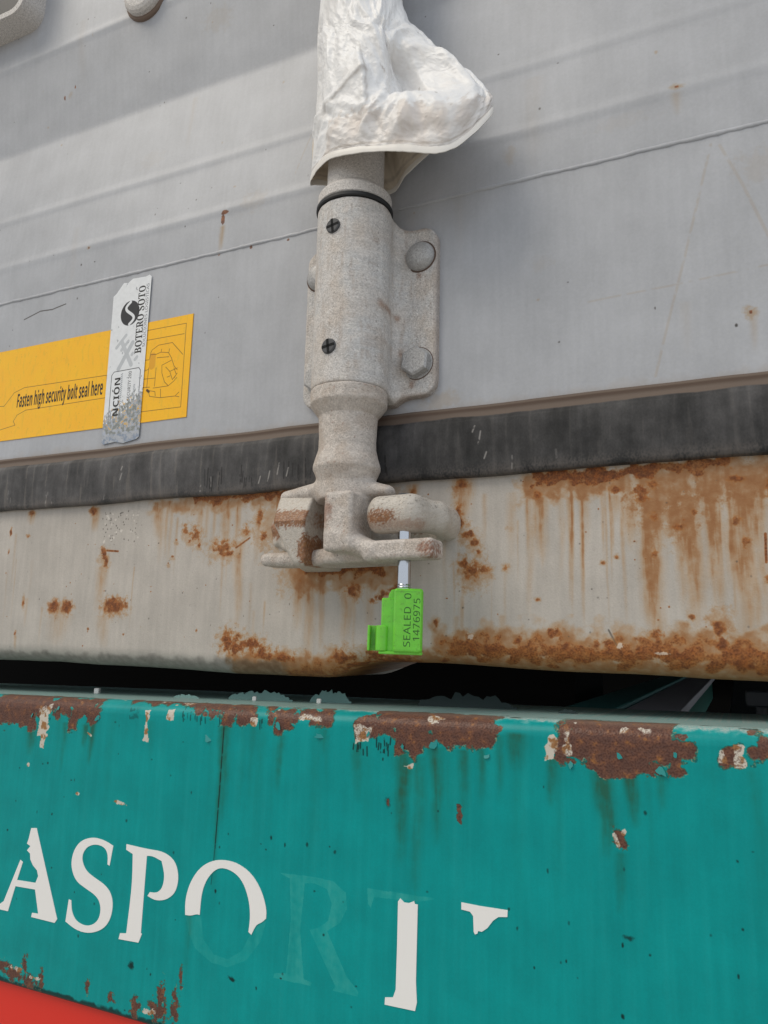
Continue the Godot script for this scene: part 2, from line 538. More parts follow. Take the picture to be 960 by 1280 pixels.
func build_container() -> void:
	var box := thing("shipping_container", "grey shipping container end with ribbed door, black gasket strip and rust-streaked bottom sill", "shipping container", v(0, 1480, 0))
	var o := v(0, -1480, 0)
	# door leaf
	var P := Paint.new(self, -480, 300, 1640, 2180, 0.5, 3)      # 0 rust, 1 stain, 2 pale or dark marks
	P.blob(0, -138, 1853, 5, 2.5, 1.0); P.blob(0, -140, 1846, 2.6, 6, 1.0); P.drip(1, -140, 1842, 24, 2.2, 0.8)
	P.blob(1, 214, 1857, 5, 3.5, 0.6); P.blob(0, 214, 1857, 2.2, 1.6, 0.7); P.drip(1, 214, 1854, 18, 3, 0.3)
	P.blob(1, 248, 1697, 5, 5, 0.7); P.blob(0, 248, 1697.5, 1.2, 1.6, 1.0); P.drip(1, 248.5, 1694, 22, 2, 0.35)
	P.blob(1, -290, 1853, 3, 2, 0.5); P.blob(0, -290, 1853, 1.2, 1.2, 0.7)
	P.blob(0, -75, 1814, 1.6, 1.6, 0.8); P.blob(0, -110, 1815, 1.8, 1.2, 0.8); P.blob(0, -142, 1815, 1.8, 1.2, 0.7); P.drip(1, -142, 1836, 22, 1.5, 0.3)
	P.blob(0, -352, 2033, 1.4, 3, 0.8); P.blob(0, -338, 2040, 1.4, 2.5, 0.7); P.blob(1, -345, 2034, 4, 4, 0.3)
	P.line(2, [-366, 1796, -345, 1801, -330, 1800, -313, 1802.5], 0.9, 0.9, 0.25)
	P.line(1, [232, 1811, 214, 1740, 203, 1700, 194, 1665], 1.6, 0.22, 0.35)
	P.line(1, [237, 1809, 248, 1780, 262, 1737, 280, 1690], 1.8, 0.2, 0.3)
	P.line(1, [150, 1720, 171, 1721, 205, 1722, 259, 1725], 1.3, 0.2, 0.4)
	P.line(1, [-60, 1905, -66, 1890, -72, 1872], 1.0, 0.25, 0.35)
	P.blob(1, -450, 1850, 16, 30, 0.25, 1.2); P.blob(1, 105, 1838, 6, 8, 0.22); P.blob(1, 55, 1666, 18, 9, 0.28)
	P.box(1, -480, 300, 1640, 1662, 0.14, 5, 4)
	var r := RandomNumberGenerator.new(); r.seed = 5
	for k in 90: P.blob(2, r.randf_range(-480, 300), r.randf_range(1665, 2180), r.randf_range(0.5, 1.0), r.randf_range(0.5, 1.3), r.randf_range(0.3, 0.95), 0.6)
	for k in 14: P.drip(1, r.randf_range(-480, 300), r.randf_range(1700, 2150), r.randf_range(30, 120), r.randf_range(2, 7), r.randf_range(0.04, 0.12))
	for k in 12: P.blob(1, r.randf_range(-480, 300), r.randf_range(1665, 2150), r.randf_range(8, 24), r.randf_range(5, 16), r.randf_range(0.05, 0.13), 1.4)
	for k in 26: P.blob(1, r.randf_range(-480, 300), r.randf_range(1665, 2180), r.randf_range(0.8, 2.2), r.randf_range(0.8, 2.0), r.randf_range(0.2, 0.6), 0.8)
	var pb := P.b
	var tex := P.run(func(i, j):
		var at: int = j * P.w + i
		var c := nz(2, i * 0.8, j * 0.8); var s := nz(1, i * 2.0, j * 0.16 + 40); var g := nz(3, i, j); var f := nz(0, i * 0.5, j * 0.5)
		var k := 0.668 + (c - 0.5) * 0.05 + (s - 0.5) * 0.022 + (g - 0.5) * 0.018 + (f - 0.5) * 0.012
		var col := Color(k * 0.994, k * 1.0, k * 1.02)
		var st: float = pb[1][at]
		col = col.lerp(Color(0.60, 0.47, 0.32), st * 0.75)
		col = col.lerp(Color(0.20, 0.185, 0.17), clampf(pb[2][at], 0, 0.85))
		var ru := smoothstep(0.35, 0.65, pb[0][at])
		col = col.lerp(rust_color(i, j), ru * 0.9)
		col.a = 0.5 + (f - 0.5) * 0.25 + ru * 0.2
		return col)
	var door_m := material(tex, 0.40, 0.012, 0.4)
	var x0 := -700.0; var x1 := 620.0
	var ys := []
	for k in 8: ys.append(1630.0 + k * 22.0)
	for k in 216: ys.append(1806.0 + k * 3.0)
	var leaf := grid(150, ys.size() - 1, func(u, w):
		var y: float = ys[roundi(w * (ys.size() - 1))]; var x := lerpf(x0, x1, u)
		return v(x, y, door_z(x, y)) + o, func(u, w): return P.uv(lerpf(x0, x1, u), ys[roundi(w * (ys.size() - 1))]))
	var door := obj("door_leaf", leaf, door_m, box, "light grey painted steel door with horizontal ribs")
	var bead := grid(420, 8, func(u, w):
		var x := lerpf(x0, x1, u); var a: float = PI * w
		var rr := 1.45 + (nzs(1, x * 2.2, 9) - 0.5) * 1.0
		return v(x, 1817.2 - cos(a) * rr + (nzs(1, x, 50) - 0.5) * 1.2, sin(a) * rr * 0.75 - 0.1) + o, func(u, w): return P.uv(lerpf(x0, x1, u), 1817 + (w - 0.5) * 4))
	obj("weld_seam", bead, door_m, door)

	# gasket: a brown lip over the scuffed black strip
	var G := Paint.new(self, -420, 300, 1600, 1668, 0.36, 2)
	for k in 16:
		var x := r.randf_range(-420, 300); var y := r.randf_range(1612, 1622)
		G.line(0, [x, y, x + r.randf_range(-0.5, 0.5), y + r.randf_range(2, 9)], r.randf_range(0.6, 1.4), r.randf_range(0.3, 0.8), 0.4)
	for q in [[-222, 1629, 5], [-222, 1637, 3], [-70, 1622, 8], [-78, 1618, 7], [-62, 1620, 6], [-86, 1617, 5], [84, 1632, 8], [80, 1640, 4], [88, 1622, 4]]:
		G.line(0, [q[0], q[1], q[0] + 1.5, q[1] + q[2]], 1.1, 0.95, 0.3)
	for k in 34:
		var x := r.randf_range(-140, 20); var y := r.randf_range(1613, 1620)
		G.line(1, [x, y, x + r.randf_range(-1, 1), y + r.randf_range(4, 15)], r.randf_range(0.6, 1.6), 0.8, 0.3)
	var gb := G.b
	var gtex := G.run(func(i, j):
		var at: int = j * G.w + i
		var x: float = G.x0 + i * G.s; var y: float = G.y1 - j * G.s
		var s := nz(1, i * 1.3, j * 0.12 + 11); var c := nz(2, i * 0.9, j * 0.5 + 60); var f := nz(0, i, j * 0.7)
		var fade := smoothstep(60, -160, x)
		var k := 0.205 + (s - 0.5) * 0.06 + (c - 0.5) * 0.19 + (nz(1, i * 0.8, j * 0.8) - 0.5) * 0.06 + (f - 0.5) * 0.05 + fade * 0.085
		var col := Color(k, k * 0.975, k * 0.97)
		col = col.lerp(Color(0.45, 0.42, 0.39), smoothstep(0.66, 0.84, s) * 0.28 * (0.4 + fade))
		col = col.lerp(Color(0.40, 0.36, 0.33), smoothstep(1622, 1611, y) * smoothstep(0.35, 0.65, f * 0.5 + c * 0.5) * 0.5)
		col = col.lerp(Color(0.39, 0.335, 0.295), smoothstep(1650.6, 1651.6, y + (nzs(2, i * 0.8, 7.0) - 0.5) * 1.6))
		col = col.lerp(Color(0.32, 0.25, 0.20), smoothstep(1655, 1656, y) * (1.0 - smoothstep(1657, 1658, y)) * 0.6)
		col = col.lerp(Color(0.12, 0.11, 0.11), gb[1][at] * 0.8)
		col = col.lerp(Color(0.66, 0.64, 0.62), gb[0][at] * 0.7)
		col.a = 0.5 + (s - 0.5) * 0.15 + (f - 0.5) * 0.12 - gb[0][at] * 0.2
		return col)
	var gm := material(gtex, 0.62, 0.03, 0.4)
	var gp := [[1659.6, 0.2], [1659.0, 2.6], [1656.6, 3.4], [1655.0, 2.4], [1653.0, 3.8], [1650.0, 4.4], [1649.2, 5.6], [1647.0, 6.8], [1640.0, 7.2], [1635.0, 6.9], [1633.0, 7.4], [1614.0, 6.8], [1611.4, 6.2], [1610.6, 4.5], [1610.8, 0.0]]
	var gask := grid(260, gp.size() - 1, func(u, w):
		var k := roundi(w * (gp.size() - 1)); var x := lerpf(x0, x1, 1.0 - u)
		return v(x, gp[k][0] + (nzs(2, x * 0.6, 5) - 0.5) * 2.4 * (1.0 if k > 8 else 0.6), gp[k][1] + (nzs(1, x * 0.15, k * 2.0) - 0.5) * 0.7 * signf(gp[k][1])) + o, func(u, w): return G.uv(lerpf(x0, x1, 1.0 - u), gp[roundi(w * (gp.size() - 1))][0]))
	obj("door_gasket", gask, gm, box, "black rubber strip with scuffed, faded streaks")

	build_sill(box, o, x0, x1)
	# underside, black with bitumen, an added block that darkens the gap, the cross members
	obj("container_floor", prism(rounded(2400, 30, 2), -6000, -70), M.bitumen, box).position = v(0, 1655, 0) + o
	obj("cross_member_or_added_block", prism(outline([-1500, 1380, 62, 1380, 62, 1640, -1500, 1640]), -620, -420), M.bitumen, box).position = o  # unseen block, added to keep the left of the gap black
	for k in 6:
		obj("cross_member_or_added_block", prism(rounded(2300, 44, 2), -60, 0), M.bitumen, box).position = v(0, 1632, -700 - k * 300.0) + o

func sill_bottom(x: float) -> float:
	var left := lerpf(1480.0, 1477.0, smoothstep(-350, -15, x))
	var right := lerpf(1489.0, 1485.0, smoothstep(20, 245, x))
	return lerpf(left, right, smoothstep(-34, 10, x)) + (nzs(2, x * 0.5, 200) - 0.5) * 2.0

func build_sill(box: Node3D, o: Vector3, x0: float, x1: float) -> void:
	var P := Paint.new(self, -420, 300, 1462, 1622, 0.36, 4)     # 0 rust, 1 stain, 2 dirt and painted bend shade, 3 pale paint chips
	var r := RandomNumberGenerator.new(); r.seed = 8
	# left part
	P.blob(0, -240, 1570, 3.6, 7, 1.0, 1.0, 0.25); P.blob(0, -237, 1562, 3, 6, 0.9, 1.0); P.line(0, [-237, 1572, -225, 1571], 1.6, 0.9); P.drip(1, -240, 1560, 42, 6, 0.55); P.blob(1, -239, 1564, 9, 12, 0.6)
	P.blob(0, -291, 1526, 8.5, 7.5, 1.0, 0.6); P.blob(0, -276, 1526, 8, 7.5, 1.0, 0.6); P.blob(1, -283, 1524, 20, 10, 0.5); P.drip(1, -283, 1520, 30, 14, 0.3)
	P.blob(0, -224, 1527, 16, 8.5, 1.0, 0.7); P.blob(1, -224, 1525, 20, 11, 0.55); P.drip(1, -232, 1520, 30, 7, 0.4)
	P.blob(0, -256, 1606, 5, 5, 0.8); P.drip(1, -255, 1610, 24, 5, 0.9); P.drip(1, -328, 1610, 14, 5, 0.8); P.blob(0, -328, 1608, 5, 3, 0.7)
	P.blob(1, -330, 1588, 3, 3, 0.8); P.blob(0, -330, 1587, 1.4, 1.4, 0.8); P.blob(0, -352, 1592, 2, 5, 0.9); P.blob(0, -352, 1575, 1.5, 3, 0.7)
	P.blob(0, -328, 1529, 1.8, 2.6, 0.9); P.blob(1, -328, 1530, 2.5, 8, 0.6); P.blob(0, -334, 1503, 2.2, 3, 0.9); P.drip(1, -333, 1502, 16, 2, 0.6)
	for q in [[-147, 1582, 6, 6], [-157, 1586, 3, 5], [-152, 1577, 2, 2], [-165, 1578, 1.6, 1.6], [-121, 1571, 10, 6.5], [-116, 1566, 8, 3], [-100, 1583, 4, 4], [-88, 1592, 4, 5], [-84, 1578, 4, 4], [-143, 1573, 2, 2], [-168, 1565, 1.6, 1.2], [-172, 1560, 1.2, 1.2]]:
		P.blob(0, q[0], q[1], q[2], q[3], 0.75, 1.3); P.blob(1, q[0], q[1] - 2, q[2] * 2.0, q[3] * 2.0, 0.55, 1.0)
	P.drip(1, -104, 1575, 72, 4.5, 0.6); P.line(0, [-96, 1577, -108, 1570], 1.4, 0.7, 0.3)
	for k in 22: P.drip(1, r.randf_range(-190, -62), 1611, r.randf_range(10, 60), r.randf_range(2, 6), r.randf_range(0.35, 0.8))
	P.box(1, -195, -58, 1600, 1612, 0.75, 6, 4); P.box(0, -150, -62, 1606, 1612, 0.8, 4, 1)
	P.blob(1, -80, 1585, 18, 26, 0.6, 1.2); P.blob(1, -60, 1560, 14, 30, 0.5, 1.2)
	for q in [[-111, 1500, 7, 8], [-104, 1497, 8, 9], [-90, 1499, 10, 5], [-80, 1492, 12, 5], [-62, 1490, 10, 4], [-15, 1490, 10, 7], [-8, 1484, 14, 6], [8, 1492, 8, 6]]:
		P.blob(0, q[0], q[1], q[2], q[3], 0.95, 1.2); P.blob(1, q[0], q[1], q[2] * 1.8, q[3] * 1.8, 0.75, 1.0)
	P.box(1, -110, 60, 1456, 1494, 0.85, 7, 5); P.box(0, -60, 50, 1456, 1482, 0.6, 8, 5); P.blob(0, 22, 1485, 26, 9, 0.95, 1.0); P.blob(1, 22, 1486, 36, 14, 1.0, 0.9)
	P.blob(0, -212, 1504, 1.6, 1.4, 0.8); P.blob(0, -250, 1508, 1.4, 1.4, 0.8); P.blob(0, -140, 1508, 1.4, 1.4, 0.7)
	# under and right of the keeper
	P.box(0, -48, 14, 1548, 1558, 0.85, 5, 1.5); P.box(1, -60, 30, 1538, 1560, 0.7, 8, 4)
	P.drip(1, -42, 1556, 78, 5, 0.7); P.drip(1, -52, 1556, 50, 5, 0.8); P.drip(1, -14, 1540, 45, 5, 0.65); P.drip(1, -32, 1550, 60, 3, 0.6); P.drip(1, 5, 1545, 50, 5, 0.35)
	P.blob(0, -8, 1538, 6.5, 5.0, 1.0, 1.2); P.blob(1, -8, 1536, 11, 9, 0.7)
	for k in 9: P.blob(0, 7 + k * 2.6, 1530.5 + k * 1.15 + (0.8 if k % 2 else -0.6), 3.0, 2.4, 0.9, 1.1); P.blob(1, 18, 1535, 14, 8, 0.55)
	for q in [[68, 1588, 3, 5], [70, 1580, 4, 4], [75, 1573, 5, 3.5], [79, 1567, 4, 3], [82, 1561, 2, 2], [78, 1549, 7, 7], [73, 1553, 5, 5], [86, 1549, 4, 3]]:
		P.blob(0, q[0], q[1], q[2], q[3], 0.85, 1.2); P.blob(1, q[0], q[1] - 2, q[2] * 2.0, q[3] * 2.2, 0.65)
	P.blob(0, 53, 1515, 2.2, 4, 0.85); P.blob(1, 53, 1515, 4, 6, 0.5)
	P.blob(0, 70, 1606, 5, 3.5, 0.9); P.drip(1, 70, 1611, 34, 7, 1.0); P.blob(1, 70, 1603, 9, 10, 0.8)
	P.blob(0, 35, 1603, 3, 4, 0.7); P.drip(1, 35, 1610, 22, 5, 0.7); P.blob(1, 20, 1598, 24, 12, 0.45)
	# right part
	P.box(0, 119, 190, 1602.5, 1610.5, 1.0, 4, 1); P.box(0, 190, 232, 1605, 1611, 0.75, 5, 1); P.box(1, 110, 300, 1594, 1612, 0.85, 8, 5)
	P.blob(0, 121, 1596, 3.5, 3.5, 0.9); P.drip(1, 121, 1596, 46, 5, 0.75); P.blob(0, 168, 1596, 3.6, 3.2, 0.95); P.drip(1, 168, 1594, 20, 4, 0.6)
	P.blob(0, 183, 1593, 6, 5, 0.95, 1.2); P.blob(0, 190, 1598, 4, 4, 0.8)
	P.blob(1, 195, 1592, 26, 20, 0.85, 0.9); P.blob(1, 222, 1596, 24, 16, 0.75, 0.9); P.blob(1, 244, 1598, 16, 16, 0.7, 0.9); P.blob(1, 200, 1580, 22, 20, 0.6, 1.1)
	P.blob(0, 235, 1598, 4.5, 3.5, 0.9); P.blob(0, 252, 1592, 4, 6, 0.6)
	for q in [[189, 1588, 105, 6.5, 1.0], [203, 1590, 72, 4, 0.7], [209, 1590, 88, 6, 1.0], [222, 1596, 84, 5, 0.95], [236, 1600, 112, 8, 0.95], [246, 1600, 90, 4, 0.6], [178, 1596, 40, 5, 0.7], [150, 1604, 50, 3, 0.35], [135, 1604, 70, 3, 0.3], [104, 1600, 60, 4, 0.3], [262, 1604, 110, 7, 0.8], [280, 1604, 90, 6, 0.7], [115, 1604, 95, 3, 0.4], [186, 1560, 60, 4, 0.5]]:
		P.drip(1, q[0], q[1], q[2], q[3], q[4])
	for q in [[189, 1578, 3, 3], [204, 1572, 4, 3], [189, 1557, 2.5, 2.5], [212, 1580, 3, 2], [234, 1575, 3, 3], [237, 1562, 3, 4], [208, 1520, 2.4, 2.4], [168, 1555, 1.2, 1.2], [160, 1552, 1.2, 1.2], [100, 1550, 2, 2], [86, 1550, 3, 3], [248, 1540, 2, 3], [120, 1530, 1.5, 1.2]]:
		P.blob(0, q[0], q[1], q[2], q[3], 0.7, 1.3); P.blob(1, q[0], q[1], q[2] * 2.0, q[3] * 2.0, 0.5)
	for k in 46: P.drip(1, r.randf_range(110, 290), r.randf_range(1590, 1611), r.randf_range(20, 110), r.randf_range(0.7, 1.8), r.randf_range(0.25, 0.75))
	for k in 30: P.drip(1, r.randf_range(-360, 110), r.randf_range(1520, 1611), r.randf_range(20, 90), r.randf_range(0.7, 2.4), r.randf_range(0.12, 0.42))
	P.blob(1, 103, 1575, 4, 3, 0.5)
	for k in 34:
		var x := r.randf_range(62, 300)
		P.blob(0, x, r.randf_range(1496, 1510), r.randf_range(2, 6), r.randf_range(1.5, 4.5), r.randf_range(0.6, 1.0), 1.3)
	P.box(0, 60, 300, 1491, 1503, 0.72, 8, 3); P.box(1, 15, 300, 1460, 1499, 0.9, 8, 6); P.box(1, 50, 300, 1490, 1512, 0.85, 9, 7)
	P.blob(0, 222, 1513, 4.5, 6, 1.0); P.blob(0, 223, 1505, 4, 5, 1.0); P.blob(1, 223, 1516, 10, 14, 0.7); P.blob(0, 232, 1495, 11, 5, 1.0); P.blob(0, 200, 1497, 7, 4, 1.0)
	P.line(2, [162, 1512, 166, 1504, 169, 1499], 1.0, 0.8); P.blob(3, 168, 1503, 2.5, 2.5, 0.8); P.blob(3, 192, 1499, 6, 1.6, 0.7); P.blob(3, 77, 1507, 3, 3, 0.6)
	P.line(0, [248, 1566, 247.5, 1550], 1.3, 1.0)
	# shade of the lower bend on the left painted as a dark band; grey scuff
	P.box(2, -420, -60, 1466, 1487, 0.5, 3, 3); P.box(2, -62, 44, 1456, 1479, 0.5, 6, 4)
	for k in 40: P.blob(3, r.randf_range(-245, -205), r.randf_range(1578, 1604), r.randf_range(0.8, 3), r.randf_range(0.8, 2.5), r.randf_range(0.3, 0.7), 1.4)
	for k in 50: P.blob(2, r.randf_range(-245, -205), r.randf_range(1578, 1604), 0.7, 0.8, 0.8, 0.8)
	for k in 110: P.blob(2, r.randf_range(-420, 300), r.randf_range(1490, 1610), r.randf_range(0.4, 0.9), r.randf_range(0.4, 0.9), r.randf_range(0.4, 0.9), 0.6)
	for k in 60: P.blob(0, r.randf_range(-420, 300), r.randf_range(1490, 1608), r.randf_range(0.4, 0.9), r.randf_range(0.4, 0.9), 0.8, 0.8)
	var b := P.b
	var tex := P.run(func(i, j):
		var at: int = j * P.w + i
		var c := nz(2, i * 0.7, j * 0.7); var s := nz(1, i * 1.5, j * 0.12 + 90); var f := nz(0, i, j); var g := nz(3, i, j); var m := nz(1, i, j)
		var k := 0.69 + (c - 0.5) * 0.06 + (s - 0.5) * 0.045 + (f - 0.5) * 0.035 + (g - 0.5) * 0.025
		var col := Color(k * 1.015, k * 0.974, k * 0.925)
		if f > 0.74: col = col.lerp(Color(0.42, 0.38, 0.34), (f - 0.74) * 1.6)
		var st: float = b[1][at] * (0.7 + 0.5 * m)
		col = col.lerp(Color(0.645, 0.465, 0.285), clampf(st * 0.85 - 0.03, 0, 0.72))
		col = col.lerp(Color(0.50, 0.29, 0.145), clampf((st - 0.55) * 1.0, 0, 0.5))
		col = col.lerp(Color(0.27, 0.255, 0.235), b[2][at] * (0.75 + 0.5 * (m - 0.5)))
		var ru := smoothstep(0.20, 1.15, b[0][at] * 1.05 + (f - 0.5) * 0.45 + (m - 0.5) * 0.6) * smoothstep(0.05, 0.5, b[0][at])
		col = col.lerp(Color(0.66, 0.42, 0.20), clampf(b[0][at] * 1.0, 0, 0.72))
		col = col.lerp(rust_color(i, j), ru * 0.78)
		col = col.lerp(Color(0.84, 0.81, 0.77), smoothstep(0.35, 0.6, b[3][at]) * 0.7)
		col.a = 0.45 + (f - 0.5) * 0.16 + (g - 0.5) * 0.06 + ru * (0.15 + 0.6 * (f - 0.35)) + smoothstep(0.3, 0.6, b[3][at]) * 0.12
		return col)
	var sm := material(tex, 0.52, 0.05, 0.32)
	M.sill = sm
	var np := 26
	var prof := func(x: float, k: int) -> Array:      # y, z and length along the sheet
		var yb := sill_bottom(x); var rad := 15.0
		if k < 10: return [lerpf(1616.0, yb + rad, k / 9.0), 0.0, lerpf(1616.0, yb + rad, k / 9.0)]
		if k < 20:
			var a := (k - 9) / 10.0 * PI / 2
			return [yb + rad - sin(a) * rad, -(1.0 - cos(a)) * rad, yb + rad - a * rad]
		return [yb + 0.02 * (k - 19), -rad - (k - 19) * 14.0, yb + rad - PI / 2 * rad - (k - 19) * 2.0]
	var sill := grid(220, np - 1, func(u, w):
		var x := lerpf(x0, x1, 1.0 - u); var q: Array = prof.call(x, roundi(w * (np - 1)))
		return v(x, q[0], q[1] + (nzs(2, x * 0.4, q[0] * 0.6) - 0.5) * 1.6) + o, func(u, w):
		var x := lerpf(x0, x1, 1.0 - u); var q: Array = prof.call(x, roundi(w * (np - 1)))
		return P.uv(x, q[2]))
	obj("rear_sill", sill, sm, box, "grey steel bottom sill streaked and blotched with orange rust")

	# keeper: two lugs welded to the sill round the locking bar's cam
	var kc := func(p: Vector3, n: Vector3) -> Color:
		var f := nzs(1, p.x * 9.0 + p.z * 4.0, p.y * 9.0 + p.z * 3.0); var g := nzs(0, p.x * 7.0 + p.z * 5.0, p.y * 7.0)
		var base := Color(1.0, 0.975, 0.94).lerp(Color(0.86, 0.82, 0.76), clampf(f * 1.4 - 0.3, 0, 1))
		var ru := 0.0
		if p.x < 0:
			ru = maxf(ru, smoothstep(6.4, 5.2, absf(p.y - 1581.0) + (f - 0.5) * 7.0 + (g - 0.5) * 3.0) * smoothstep(0.1, 0.4, n.z + f * 0.3))
			ru = maxf(ru, smoothstep(9.0, 7.4, Vector2((p.x + 20.0) * 1.7, p.y - 1559.0).length() * 0.8 + (f - 0.5) * 9.0) * smoothstep(20, 28, p.z))
		else:
			ru = maxf(ru, smoothstep(5.2, 3.8, Vector2((p.x - 35.0) * 0.42, p.y - 1578.0).length() + (f - 0.5) * 6.0) * smoothstep(0.25, 0.6, g + f * 0.3))
			ru = maxf(ru, 0.5 * smoothstep(4, 1.5, absf(p.y - 1573.0) + (f - 0.5) * 4.0) * smoothstep(36, 42, p.z))
			if g < 0.33 and p.y > 1584: base = base.lerp(Color(0.25, 0.23, 0.21), 0.7)
		ru *= 0.65 + 0.35 * smoothstep(0.3, 0.5, g)
		return base.lerp(Color(0.36, 0.13, 0.05).lerp(Color(0.60, 0.28, 0.09), f).lerp(Color(0.10, 0.05, 0.03), clampf(g * 1.8 - 0.9, 0, 0.8)), clampf(ru, 0, 0.95))
	var keeper := obj("cam_keeper", nets(func(p: Vector3) -> float:      # the welded foot, with an uneven bead round it
		var foot := rbox(p, Vector3(-6, 1581, 0), Vector3(72, 22, 4.0), 4.0)
		foot = smax(foot, Vector2((p.x + 6.0) / 74.0, (p.y - 1581.0) / 25.0).length() * 25.0 - 25.0, 5.0)
		return foot + sin(p.x * 0.55 + 1.3 * sin(p.y * 0.31)) * 0.35 + sin(p.y * 0.6 + p.x * 0.2) * 0.25, Vector3(-78, 1538, -4), Vector3(90, 1608, 9), 1.6, kc), M.worn, box, "welded steel keeper with rusty lugs round the cam of the locking bar")
	keeper.position = o
	obj("lug", nets(func(p: Vector3) -> float:      # left lug: a wedge, widest at the rusty ridge
		var dy := p.y - 1579.0
		var front := p.z - 49.0 + (maxf(dy, 0.0) * 0.62 + maxf(-dy, 0.0) * 0.16)
		var lft := -(p.x + 45.0) + (maxf(dy, 0.0) * 0.10 + maxf(-dy, 0.0) * 0.56) - (47.0 - p.z) * 0.40
		var rgt := (p.x + 20.0) + maxf(-dy, 0.0) * 0.03 - maxf(0.0, 36.0 - p.z) * 0.10
		var d := smax(smax(front, p.y - 1599.0, 4.0), 1550.0 - p.y, 4.0)
		d = smax(smax(d, lft, 3.0), rgt, 2.5)
		return d * 0.8 + (nzs(1, p.x * 2.0 + p.z * 1.5, p.y * 2.0) - 0.5) * 0.3, Vector3(-84, 1544, -2), Vector3(-8, 1606, 52), 0.8, kc), M.worn, keeper)
	obj("lug", nets(func(p: Vector3) -> float:      # right lug: leaves the sill, bends left and ends in a rounded eye for the seal's bolt
		var yy := p.y - 1580.5 - (p.x - 45.0) * 0.02
		var q := Vector3(p.x, yy * 0.76, p.z)
		var d := capsule(q, Vector3(33.5, 0, 43), Vector3(50, 0, 41), 10.0, 10.5)
		d = smin(d, capsule(q, Vector3(50, 0, 41), Vector3(61, 0, 20), 9.5, 7.5), 4.0)
		d = smin(d, capsule(q, Vector3(61, 0, 20), Vector3(61, -1, 0), 7.5, 9.0), 4.0)
		d = smax(d, absf(yy) - 12.4, 3.0)
		return d + (nzs(1, p.x * 2.0 + p.z * 1.5, p.y * 2.0 + 20.0) - 0.5) * 0.25, Vector3(16, 1560, -3), Vector3(88, 1602, 60), 0.8, kc), M.worn, keeper)

# ---------------------------------------------------------------- trailer
const SIZE := 0.9333           # the beam's drawing is this much larger than the beam
func beam_x(x: float) -> float: return 230.2 + (x - 230.2) * SIZE
func beam_y(y: float) -> float: return 1500.0 + (y - 1500.0) * SIZE
func drawn_top(x: float) -> float: return 1457.4 + 0.0155 * x
func beam_top(x: float) -> float: return beam_y(drawn_top(230.2 + (x - 230.2) / SIZE))

